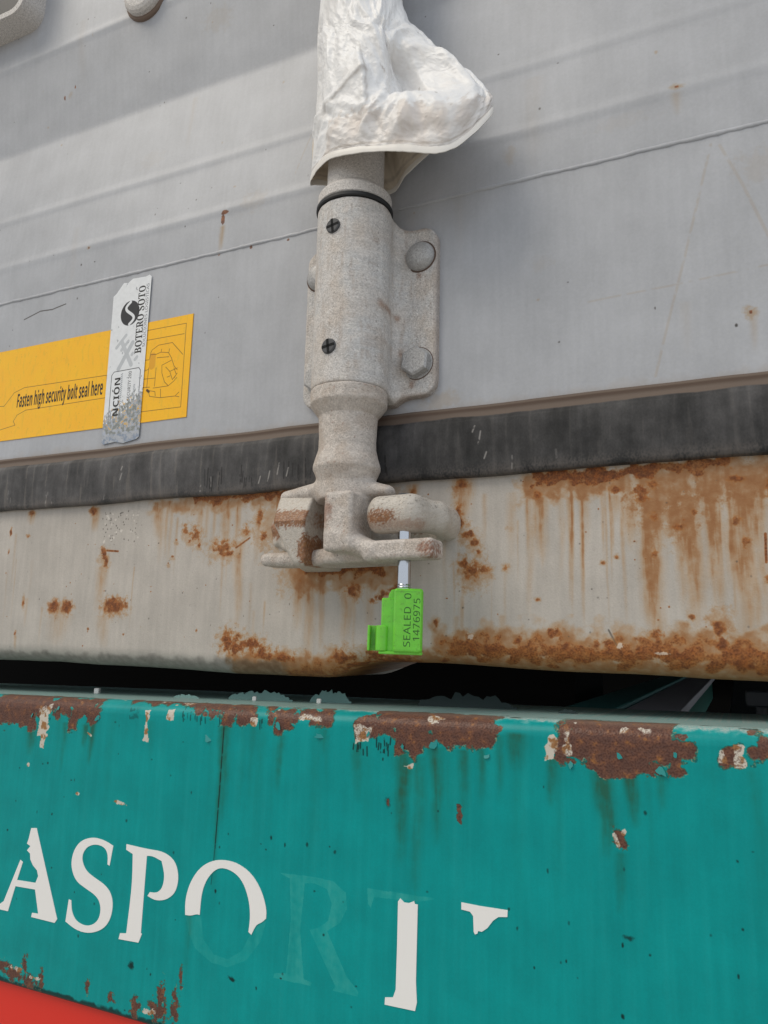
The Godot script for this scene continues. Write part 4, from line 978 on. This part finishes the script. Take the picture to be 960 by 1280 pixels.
# ---------------------------------------------------------------- locking bar
func build_locking_bar() -> void:
	var t := thing("locking_bar", "grey vertical locking bar ending in a forged cam head hooked in the keeper", "locking bar", v(0, 1560, 30))
	var o := v(0, -1560, -30)
	obj("rod", lathe([20.2, 0, 20.2, 800]), M.cast_plain, t, "round steel bar").position = v(0, 1806, 30) + o
	obj("collar", lathe([20, 0, 25.4, 0, 26.2, 1.0, 26.2, 7.5, 25.4, 9.0, 20.4, 13.5, 20, 14]), M.cast_plain, t).position = v(0, 1803, 30) + o
	var wear := func(p: Vector3, n: Vector3) -> Color:
		var f := nzs(1, p.x * 4.0 + p.z * 3.0, p.y * 4.0); var h := nzs(0, p.x * 5.0 + p.z * 3.0, p.y * 5.0)
		var c := Color(0.955, 0.91, 0.865) * (0.78 + 0.32 * f)
		c = c.lerp(Color(0.72, 0.63, 0.55), smoothstep(0.45, 0.7, nzs(2, p.x * 4.0 + 30.0, p.y * 4.0 + p.z)) * 0.55)
		var ru := smoothstep(9.0, 4.0, Vector3(p.x - 68.0, (p.y - 1556.0), (p.z - 50.0) * 0.5).length() + (f - 0.5) * 8.0) * smoothstep(0.35, 0.6, h)
		ru = maxf(ru, 0.6 * smoothstep(7.0, 3.0, Vector3(p.x + 1.0, (p.y - 1582.0) * 0.6, (p.z - 54.0) * 0.5).length() + (f - 0.5) * 6.0))
		ru = maxf(ru, 0.5 * smoothstep(0.74, 0.82, h))
		c = c.lerp(Color(0.42, 0.19, 0.11), clampf(ru, 0, 0.85))
		c.a = 1.0
		return c
	obj("cam_head", nets(func(p: Vector3) -> float:
		var q := Vector2(p.x, p.z - 30.0).length()
		# turned neck: collar, neck, bulge, waist
		var rr := 26.2
		if p.y < 1658: rr = lerpf(20.0, 26.2, clampf((p.y - 1650.0) / 8.0, 0, 1))
		if p.y < 1650: rr = lerpf(19.3, 20.0, clampf((p.y - 1636.0) / 14.0, 0, 1))
		if p.y < 1628: rr = lerpf(22.6, 19.3, clampf((p.y - 1616.0) / 12.0, 0, 1))
		if p.y < 1615: rr = lerpf(18.5, 22.6, clampf((p.y - 1605.0) / 9.0, 0, 1))
		var d := smax((q - rr) * 0.8, absf(p.y - 1630.5) - 37.5, 1.5)
		d = smin(d, capsule(p, Vector3(5, 1606, 28), Vector3(8, 1562, 30), 9.0, 7.5), 4.0)
		# the two shoulders
		d = smin(d, capsule(Vector3(p.x, p.y, 29.0 + (p.z - 29.0) * 0.6), Vector3(-44, 1598, 29), Vector3(0, 1602, 29), 5.2, 9.0), 4.0)
		d = smin(d, capsule(Vector3(p.x, p.y, 29.0 + (p.z - 29.0) * 0.6), Vector3(30, 1598, 29), Vector3(0, 1602, 29), 4.4, 9.0), 4.0)
		# block in front and the finger that carries the seal
		d = smin(d, rbox(p, Vector3(8.2, 1576, 42), Vector3(10.0, 19, 15), 3.0), 2.0)
		var fz := Vector3(p.x, p.y, 45.0 + (p.z - 45.0) * 0.62)
		d = smin(d, capsule(fz, Vector3(6, 1567, 45), Vector3(30, 1556.5, 45), 7.6, 6.0), 4.0)
		d = smin(d, rbox(Vector3(p.x, p.y - (p.x - 50.0) * 0.02, p.z), Vector3(48, 1557.3, 44), Vector3(23, 6.0, 10), 2.8), 3.0)
		# flange at the foot
		var foot := rbox(p, Vector3(-14, 1556.0, 23 + smoothstep(-30, 0, p.x) * 4.0), Vector3(50, 5.4 - 0.02 * absf(p.x + 12.0), 11 + smoothstep(-30, 0, p.x) * 6.0), 4.0)
		d = smin(d, foot, 2.5)
		return d + (nzs(1, p.x * 2.0 + p.z * 1.5, p.y * 2.0) - 0.5) * 0.3, Vector3(-66, 1543, 2), Vector3(82, 1674, 66), 1.1, wear), M.cast, t, "forged cam head with block, shoulders and finger").position = o

# ---------------------------------------------------------------- stickers
func build_stickers() -> void:
	var P := Paint.new(self, -470, -163, 1678, 1767, 0.2, 2)
	for l in [[-385.3, 1712.5, -379.2, 1711.8, -367.1, 1723.7, -354.5, 1727.0, -253.5, 1725.5, -252.6, 1705.0, -349.6, 1704.8, -360.4, 1701.2, -364.4, 1695.7, -361.6, 1691.8, -381.6, 1689.1, -430, 1689], [-385.3, 1712.5, -390, 1706, -394, 1712, -430, 1712],
			[-212.3, 1759.8, -170.3, 1759.6, -170.0, 1687.2, -235, 1688.0], [-232, 1751.1, -171.8, 1750.6], [-206.0, 1739.2, -204.8, 1741.3, -198.1, 1744.6, -183.6, 1744.7, -171.6, 1732.5],
			[-205.8, 1737.2, -200.1, 1736.7, -195.1, 1737.9, -187.0, 1736.4, -183.4, 1731.2, -179.9, 1723.5, -176.4, 1719.9], [-206, 1739, -206.9, 1733.4], [-198.9, 1733.5, -186.2, 1732.6],
			[-183.2, 1729.1, -193.0, 1726.1, -192.4, 1719.1, -188.9, 1711.0, -184.9, 1707.4], [-188.7, 1723.9, -184.1, 1719.5, -176.1, 1721.4], [-184.1, 1719.5, -180.7, 1711.8, -176.1, 1716.9], [-186.5, 1714.8, -183.3, 1715.5],
			[-200.6, 1707.1, -184.8, 1707.0, -179.6, 1710.1, -176.3, 1713.1], [-205.1, 1705.4, -198.4, 1703.8, -197.6, 1699.9], [-205.0, 1703.8, -203.7, 1700.2, -192.3, 1697.7, -176.7, 1697.3, -172.9, 1700.2], [-176.7, 1697.3, -172.5, 1696.2],
			[-192.5, 1705.3, -191.8, 1697.7], [-199.0, 1724.6, -199.3, 1708.5], [-207.1, 1725.7, -207.5, 1708], [-212.8, 1716.4, -199.1, 1715.7], [-213.5, 1709.1, -204.5, 1708.4], [-213.1, 1733.2, -207.3, 1732.9], [-212.1, 1723.3, -207.0, 1724.5], [-180, 1722, -177, 1716, -179, 1713], [-195, 1737.9, -194.5, 1740.5], [-186.5, 1736.6, -186, 1739.6]]:
		P.line(0, l, 0.5, 0.75)
	P.line(0, [-207, 1706, -205, 1704.5], 2.2, 1.0)
	P.line(1, [-203.5, 1735.5, -203.8, 1727], 6.6, 0.6)
	var b := P.b
	var tex := P.run(func(i, j):
		var at: int = j * P.w + i
		var c := nz(2, i * 0.5, j * 0.5); var g := nz(3, i * 0.5, j * 0.5); var f := nz(1, i * 0.6, j * 0.6)
		var col := Color(0.985, 0.735 + (c - 0.5) * 0.03, 0.055) * (0.98 + (g - 0.5) * 0.02)
		col = col.lerp(Color(0.80, 0.66, 0.30), smoothstep(0.62, 0.8, nz(1, i * 0.9, j * 0.25)) * 0.22)
		col = col.lerp(Color(0.80, 0.55, 0.10), b[1][at])
		col = col.lerp(Color(0.30, 0.20, 0.04), b[0][at])
		if f > 0.83: col = col.lerp(Color(0.75, 0.62, 0.30), 0.3)
		col.a = 0.5
		return col)
	var y := thing("instruction_sticker", "yellow instruction sticker with a line drawing of a hand and lettering", "sticker", v(-300, 1678, 0.3))
	var o := v(300, -1678, -0.3)
	var sheet := grid(40, 10, func(u, w): return v(lerpf(-470, -163.5, u), lerpf(1678, 1767, w), 0.55) + o, func(u, w): return P.uv(lerpf(-470, -163.5, u), lerpf(1678, 1767, w)))
	obj("sheet", sheet, material(tex, 0.38, 0.0), y)
	obj("sheet_edge", prism(outline([-470, 1678, -163.3, 1678, -163.3, 1767, -470, 1767]), 0.15, 0.45), plain(Color(0.75, 0.52, 0.10), 0.5), y).position = o
	text("Fasten high security bolt seal here", "Droid Sans", 105, 18.5, v(-362, 1704.0, 0.56) + o, 0.0, M.ink, y, 700)

	# the security tape across it, torn at its foot where only the residue is left
	var T := Paint.new(self, -34, 34, -84, 84, 0.14, 3)          # own axes of the tape: 0 black print, 1 grey print, 2 residue
	T.line(0, [-15, -84, -15, -13, -12.5, -10, 15, -10, 17, -12.5, 17, -84], 0.6, 0.85)
	var q := PackedVector2Array()
	for k in 40: q.append(Vector2(0.5 + cos(k * TAU / 40) * 10.5, 42 + sin(k * TAU / 40) * 11.5))
	T.poly(0, q, 0.9)
	var tp := T
	var swirl := []
	for k in 25: swirl.append_array([0.5 + 4.6 * sin((k - 12) * PI / 12.0), 42.0 - (k - 12) * 0.85])
	T.line(2, swirl, 2.6, 1.0)
	for k in 5: T.line(1, [-12 + k * 6.0, 12 - k * 3.0, -2 + k * 3.0, 22 - k * 6.0], 3.0, 0.35)
	T.line(1, [-8, -8, 6, 14], 4.0, 0.4); T.line(1, [6, -6, -6, 16], 4.0, 0.35)
	for k in 18:
		T.line(1, [-4.0, -46 + k * 1.9, -2.6, -45.2 + k * 1.9], 1.0, 0.7, 0.2)
	for k in 16: T.line(1, [10.6, -46 + k * 1.4, 12.0, -45.5 + k * 1.4], 0.9, 0.6, 0.2)
	var tb := T.b
	var edge := func(x: float, yy: float) -> float:      # where the white film ends and its residue begins
		return yy + 41.0 + x * -0.5 + (nzs(1, x * 8.0 + 20, yy * 4.0) - 0.5) * 26.0
	var ttex := T.run(func(i, j):
		var at: int = j * tp.w + i
		var x: float = tp.x0 + i * tp.s; var yy: float = tp.y1 - j * tp.s
		var f := nz(0, i * 0.5, j * 0.5); var c := nz(1, i * 0.5, j * 0.5)
		var col := Color(0.89, 0.895, 0.90) * (0.98 + (c - 0.5) * 0.05)
		col = col.lerp(Color(0.50, 0.52, 0.54), tb[1][at])
		col = col.lerp(Color(0.10, 0.105, 0.12), tb[0][at] * (1.0 - tb[2][at]))
		if nz(1, i * 0.35 + 90, j * 0.35) > 0.86: col = col.lerp(Color(0.55, 0.56, 0.58), 0.7)
		var e: float = edge.call(x, yy)
		if e < 0:
			var d := (fmod(absf(x * 0.8 + yy * 0.6 + 200.0), 8.0) - 4.0) * (1.0 if f > 0.4 else -1.0)
			col = Color(0.52, 0.53, 0.51).lerp(Color(0.66, 0.68, 0.72), smoothstep(0.4, 0.6, c)) if yy > -66 else Color(0.53, 0.57, 0.63).lerp(Color(0.66, 0.67, 0.69), smoothstep(0.40, 0.55, c))
			if yy > -62 and c > 0.66 and f > 0.48: col = Color(0.88, 0.66, 0.16)
			if fmod(absf(x + yy + 300.0), 6.0) < 3.0 and fmod(absf(x - yy + 300.0), 6.0) < 3.0: col = col.lerp(Color(0.70, 0.71, 0.72), 0.45)
			if d > 2.6 and f < 0.5: col = col.lerp(Color(0.38, 0.41, 0.44), 0.5)
		col.a = 0.5
		return col)
	var tape := thing("security_tape", "white security tape stuck across the yellow sticker, its lower end torn to grey residue", "tape", v(-232.5, 1737, 1.2))
	tape.rotation.z = 0.012
	var hw := 20.6
	var strip := outline([-hw, -72, -hw + 2, -74, -6, -73, 4, -75, hw - 3, -73, hw, -71, hw + 1.5, 72, hw - 1, 74, hw - 5, 73, 1, 74, -4, 71, -9, 72, -17, 63, -hw + 0.5, 61, -hw + 0.6, 40])
	var st := SurfaceTool.new()
	st.begin(Mesh.PRIMITIVE_TRIANGLES)
	var tri := Geometry2D.triangulate_polygon(strip)
	for kk in tri.size():
		var k := tri[kk - kk % 3 + [0, 2, 1][kk % 3]] if Geometry2D.is_polygon_clockwise(strip) == false else tri[kk]
		st.set_normal(Vector3(0, 0, 1)); st.set_uv(T.uv(strip[k].x, strip[k].y)); st.add_vertex(v(strip[k].x, strip[k].y, 0.0))
	obj("tape_film", st.commit(), material(ttex, 0.30, 0.0), tape)
	text("BOTERO SOTO", "Droid Serif", 62, 7.6, v(16.4, 3, 0.0), PI / 2, M.ink, tape, 700)
	text("SOLUCIONES LOGISTICAS", "Droid Sans", 58, 3.0, v(20.2, 8, 0.0), PI / 2, M.grey_ink, tape)
	text("NCIÓN", "Droid Sans", 34, 8.2, v(-4.6, -50, 0.0), PI / 2, M.ink, tape, 700)
	text("SECURITY 200", "Droid Sans", 26, 3.2, v(7.4, -38, 0.0), PI / 2, M.ink, tape)

# ---------------------------------------------------------------- bolt seal
func build_seal() -> void:
	var t := thing("bolt_seal", "bright green plastic bolt seal hanging by its steel bolt from the keeper", "seal", v(48.4, 1533.3, 42.5))
	obj("bolt_shank", lathe([0, -8, 4.1, -8, 4.1, 57, 0, 57], Vector3.UP, 32), M.zinc, t, "shiny steel bolt shank")
	obj("bolt_head", lathe([0, 59.6, 4, 59.5, 5, 59.1, 5.2, 54, 4, 53.8]), M.dark_plastic, t)
	for y in [1.5, 3.0]: obj("groove", lathe([4.1, y - 0.5, 4.3, y, 4.1, y + 0.5]), M.zinc, t)
	var b := Node3D.new()
	b.name = "seal_body"
	t.add_child(b, true)
	b.rotation.y = 0.36
	b.rotation.z = -0.01
	b.position = v(1.5, -37.5, 0)
	obj("main_block", prism(rounded(17.4, 38, 1.8, Vector2(1.5, 19)), -5.5, 6.5, 1.1), M.green, b)
	obj("side_block", prism(rounded(9, 32, 1.0, Vector2(-10.2, 16.2)), -6, 3.4, 0.7), M.green, b)
	obj("top_tab", prism(outline([-11, 31, -7, 31, -7, 37.6, -9, 37.2, -10.5, 34.5]), -4.5, 2.5, 0.4), M.green, b)
	obj("base_lip", prism(rounded(26, 1.8, 0.7, Vector2(-2.6, -0.2)), -6.2, 5.2, 0.4), M.green, b)
	obj("clip_leaf", prism(rounded(1.5, 15, 0.5, Vector2(-22.0, 8.2)), -7, 2.6, 0.4), M.green, b)
	obj("clip_back", prism(rounded(10, 15, 0.6, Vector2(-17.5, 8.2)), -8, -5.6, 0.3), M.green, b)
	var barrel := obj("clip_barrel", lathe([0, 15, 3.4, 15, 3.9, 14.5, 3.9, 0.5, 3.4, 0, 0, 0], Vector3.UP, 24), M.green, b)
	barrel.position = v(-14.0, 0.7, 2.0)
	for y in [1.9, 36.3]: obj("mould_line", prism(rounded(16.4, 0.35, 0.15, Vector2(1.5, y)), 5.4, 6.62), M.green, b)
	text("SEALED  0", "Droid Sans", 31.5, 4.2, v(3.2, 3.6, 6.48), PI / 2, M.ink_green, b, 400, 0.08)
	text("1476975", "Droid Sans", 25, 4.0, v(8.6, 7.2, 6.48), PI / 2, M.ink_green, b, 400, 0.08)

# ---------------------------------------------------------------- plastic wrapped round the bar
func build_wrap() -> void:
	var loops := [
		[-28, 2100, 30, -16, 2090, 48, 3, 2085, 54, 18, 2083, 52, 26, 2083, 46, 29, 2090, 32, 20, 2100, 16, 6, 2105, 6, -12, 2108, 3, -28, 2106, 12],
		[-36, 1984, 30, -16, 1965, 50, 7, 1953, 58, 25, 1947, 56, 34, 1949, 48, 35, 1961, 32, 24, 1980, 16, 7, 1996, 6, -16, 2006, 3, -38, 2005, 12],
		[-37, 1950, 30, -15, 1931, 52, 10, 1920, 60, 32, 1914, 58, 40, 1917, 48, 60, 1915, 38, 41, 1935, 20, 16, 1957, 8, -14, 1968, 4, -40, 1971, 12],
		[-35, 1914, 30, -11, 1895, 55, 19, 1885, 66, 38, 1881, 50, 56, 1880, 44, 84, 1882, 42, 58, 1905, 18, 23, 1918, 8, -13, 1930, 4, -41, 1932, 12],
		[-36, 1875, 30, -10, 1860, 57, 18, 1852, 67, 49, 1848, 66, 82, 1843, 60, 102, 1860, 42, 71, 1880, 18, 27, 1884, 8, -12, 1891, 4, -40, 1889, 12],
		[-39, 1840, 28, -12, 1832, 56, 16, 1825, 65, 51, 1816, 67, 82, 1813, 59, 105, 1846, 41, 76, 1858, 20, 33, 1841, 11, 12, 1831, 5, -36, 1846, 14]]
	var L := []
	for l in loops:
		var a := []
		for k in 10: a.append(Vector3(l[k * 3], l[k * 3 + 1], l[k * 3 + 2]))
		L.append(a)
	var cr := func(a: Vector3, b: Vector3, c: Vector3, d: Vector3, s: float) -> Vector3: return a.bezier_interpolate(a, a, a, 0.0) * 0.0 + b.cubic_interpolate(c, a, d, s)
	var at_loop := func(k: int, u: float) -> Vector3:
		var x := u * 10.0; var i := int(floor(x)) % 10; var s: float = x - floorf(x)
		var a: Array = L[k]
		return cr.call(a[(i + 9) % 10], a[i], a[(i + 1) % 10], a[(i + 2) % 10], s)
	var base := func(u: float, w: float) -> Vector3:
		var x := clampf(w, 0, 1) * 5.0; var k := mini(int(floor(x)), 4); var s := x - k
		return cr.call(at_loop.call(maxi(k - 1, 0), u), at_loop.call(k, u), at_loop.call(k + 1, u), at_loop.call(mini(k + 2, 5), u), s)
	var creases := [[0.55, 0.16, 0.10, 2.6], [0.32, -0.42, 0.37, 2.2], [0.12, 0.62, 0.71, 1.5], [1.05, 0.50, 0.22, 1.2], [0.80, -0.95, 0.55, 1.1], [1.9, 0.35, 0.83, 0.6], [0.9, 1.9, 0.41, 0.5], [2.3, -1.6, 0.05, 0.45]]     # fold lines: slopes along and down the sheet, phase, height
	var fold := func(u: float, w: float) -> Vector3:
		var p: Vector3 = base.call(u, w)
		var e := 0.004
		var n: Vector3 = (base.call(fposmod(u + e, 1.0), w) - base.call(fposmod(u - e, 1.0), w)).cross(base.call(u, minf(w + e, 1.0)) - base.call(u, maxf(w - e, 0.0))).normalized()
		var hem := 1.0 - smoothstep(0.90, 1.0, w) * 0.8
		var wu := u * 10.0 + (nzs(4, u * 512.0, w * 120.0) - 0.5) * 1.6; var ww := w * 7.0 + (nzs(4, u * 512.0 + 200.0, w * 140.0 + 90.0) - 0.5) * 1.8
		var d := 0.0
		for q in creases:
			var x: float = wu * q[0] + ww * q[1] + q[2]
			d += (absf(x - floorf(x) - 0.5) * 2.0 - 0.5) * q[3] * smoothstep(0.30, 0.62, nzs(4, u * 512.0 + q[2] * 131.0, w * 170.0 + q[2] * 77.0))
		d = (d * 1.35 + (nzs(5, u * 512.0, w * 210.0) - 0.4) * 2.6 + (nzs(5, u * 1024.0 + 60.0, w * 430.0 + 30.0) - 0.4) * 0.8) * hem * smoothstep(0.0, 0.2, w) * smoothstep(0.0, 0.05, u) * smoothstep(1.0, 0.95, u)
		# a pleat down the front, a slanting crease across it, and the edge of the stiff hem
		d += 2.2 * exp(-pow((u - 0.215 - 0.01 * sin(w * 9.0)) * 90.0, 2.0)) * smoothstep(0.4, 0.55, w) * hem
		d += 2.0 * exp(-pow((w - 0.60 - (0.22 - u) * 0.9) * 40.0, 2.0)) * smoothstep(0.25, 0.2, u)
		d -= 14.0 * maxf(0.0, 1.0 - absf(u - 0.335 + (w - 0.62) * 0.12) * 17.0) * smoothstep(0.42, 0.52, w) * (1.0 - smoothstep(0.66, 0.76, w))
		d += 3.0 * exp(-pow((w - 0.74) * 24.0, 2.0)) * smoothstep(0.24, 0.30, u) * (1.0 - smoothstep(0.40, 0.48, u))
		return (p - n * d) if n.dot(Vector3(p.x - 5.0, 0, p.z - 30.0)) < 0 else (p + n * d)
	var t := thing("plastic_wrap", "torn white plastic sheet wrapped round the top of the locking bar", "plastic sheet", v(0, 1830, 30))
	var o := v(0, -1830, -30)
	var film := StandardMaterial3D.new()
	film.vertex_color_use_as_albedo = true
	film.roughness = 0.4
	var W := Paint.new(self, 0, 512, 0, 512, 1.0, 0)
	var crumple := W.run(func(i, j):
		var h := nzs(5, i * 1.0, j * 1.0) * 0.55 + nzs(5, i * 2.0 + 70, j * 2.0 + 20) * 0.3 + nz(2, i, j) * 0.15
		return Color(1, 1, 1, h))
	film.heightmap_enabled = true
	film.heightmap_texture = crumple[1]
	film.heightmap_scale = 0.085
	film.uv1_scale = Vector3(3, 2, 1)
	film.backlight_enabled = true
	film.backlight = Color(0.35, 0.33, 0.30)
	film.cull_mode = BaseMaterial3D.CULL_DISABLED
	obj("film", grid(220, 150, func(u, w): return fold.call(u, w) * 0.001 + o, func(u, w): return Vector2(u, w), func(u, w):
		var f := nzs(2, u * 900.0, w * 500.0); var g := nzs(1, u * 900.0, w * 500.0)
		var panel := smoothstep(0.80, 0.815, w + (g - 0.5) * 0.10) * smoothstep(0.09, 0.10, u + (g - 0.5) * 0.02) * (0.45 + 0.5 * smoothstep(0.3, 0.7, nzs(2, u * 1400.0 + 60.0, w * 300.0)))
		var c := Color(0.84, 0.83, 0.82).lerp(Color(0.56, 0.47, 0.40), clampf(panel * 0.62 + smoothstep(0.60, 0.8, f) * 0.12, 0, 0.85))
		var line := exp(-pow((u - 0.222 - 0.01 * sin(w * 9.0)) * 330.0, 2.0)) * smoothstep(0.42, 0.5, w) * (1.0 - smoothstep(0.76, 0.8, w)) + exp(-pow((w - 0.615 - (0.22 - u) * 0.9) * 150.0, 2.0)) * smoothstep(0.06, 0.1, u) * smoothstep(0.225, 0.22, u)
		c = c.lerp(Color(0.34, 0.29, 0.25), clampf(line * (0.3 + g) * 0.6, 0, 0.6))  # shade of the pleat and slanting crease drawn into the colour
		c = c.lerp(Color(0.38, 0.31, 0.25), 0.7 * smoothstep(0.010, 0.004, absf(u - 0.270)) * smoothstep(0.012, 0.004, absf(w - 0.56 - (u - 0.27) * 2.0)))
		if u > 0.56: c = c.lerp(Color(0.70, 0.61, 0.48), smoothstep(0.62, 0.9, w) * 0.8)
		c = c.lerp(Color(0.42, 0.36, 0.30), smoothstep(0.955, 0.962, w + (g - 0.5) * 0.01) * (1.0 - smoothstep(0.968, 0.975, w)) * 0.6)
		c = c.lerp(Color(0.30, 0.26, 0.22), smoothstep(0.86, 0.92, g) * 0.6)
		return c, true), film, t)
	var hemc := plain(Color(0.90, 0.88, 0.85), 0.4)
	obj("hem_strip", grid(220, 8, func(u, w):
		var p: Vector3 = fold.call(u, 1.0); var c: Vector3 = p - Vector3(5, p.y, 30)
		var out := Vector3(c.x, 0, c.z).normalized()
		var a: float = TAU * w
		return (p + out * (cos(a) * 0.3 + 0.2) + Vector3(0, sin(a) * (2.6 + (nzs(1, u * 512.0, 30) - 0.5) * 1.8) - 1.2, 0)) * 0.001 + o, func(u, w): return Vector2(u, w), null, true), hemc, t, "welded hem of the plastic sheet")

# ---------------------------------------------------------------- other small things
func build_small() -> void:
	var cap := thing("round_cap", "round grey steel cap on the upper part of the ribbed door", "cap", v(-246, 2101, 0))
	obj("cap_disc", lathe([0, 11.5, 17, 11.0, 20, 9.4, 21.5, 7.0, 21.5, -3], Vector3(0, 0, 1)), M.cast_plain, cap)
	obj("rim", lathe([21.4, 3.0, 23.5, 2.4, 24.2, 1.0, 24.2, -3], Vector3(0, 0, 1)), plain(Color(0.45, 0.38, 0.33), 0.7), cap)
	var h := thing("handle_retainer", "dark steel handle retainer with a raised rim at the left edge of the door", "retainer", v(-440, 2172, 0))
	obj("dish", prism(rounded(100, 96, 16), -2, 12), plain(Color(0.19, 0.185, 0.185), 0.5), h)
	var rim := PackedVector2Array()
	var inner := rounded(96, 92, 14)
	var outer := rounded(108, 104, 18)
	for p in outer: rim.append(p)
	rim.append(outer[0] + Vector2(0, -0.01))
	rim.append(inner[0] + Vector2(0, -0.01))
	for k in range(inner.size() - 1, -1, -1): rim.append(inner[k])
	obj("rim", prism(rim, -2, 25), M.cast_plain, h)
	var crumbs := [[-264, 1457, -30, 4.2, "white crumb of paint, leftmost on the top of the teal beam"], [-98, 1458.5, -20, 3.0, "white crumb by the curled flake on the teal beam"], [-43, 1459, -20, 3.2, "white crumb right of the second curled flake"]]
	for c in crumbs:
		var st := prism(rounded(c[3], c[3] * 1.1, 0.8, Vector2(0, c[3] * 0.5), 2), -c[3] * 0.5, c[3] * 0.5, 0.5)
		var k := obj("paint_crumb", st, M.vinyl)
		k.position = v(c[0], beam_top(c[0]) - 0.022 * (35.0 - c[2]) * SIZE - 0.2, c[2])
		k.rotation.y = 0.4
		tag(k, c[4], "paint crumb", "white crumbs lying on the teal beam")
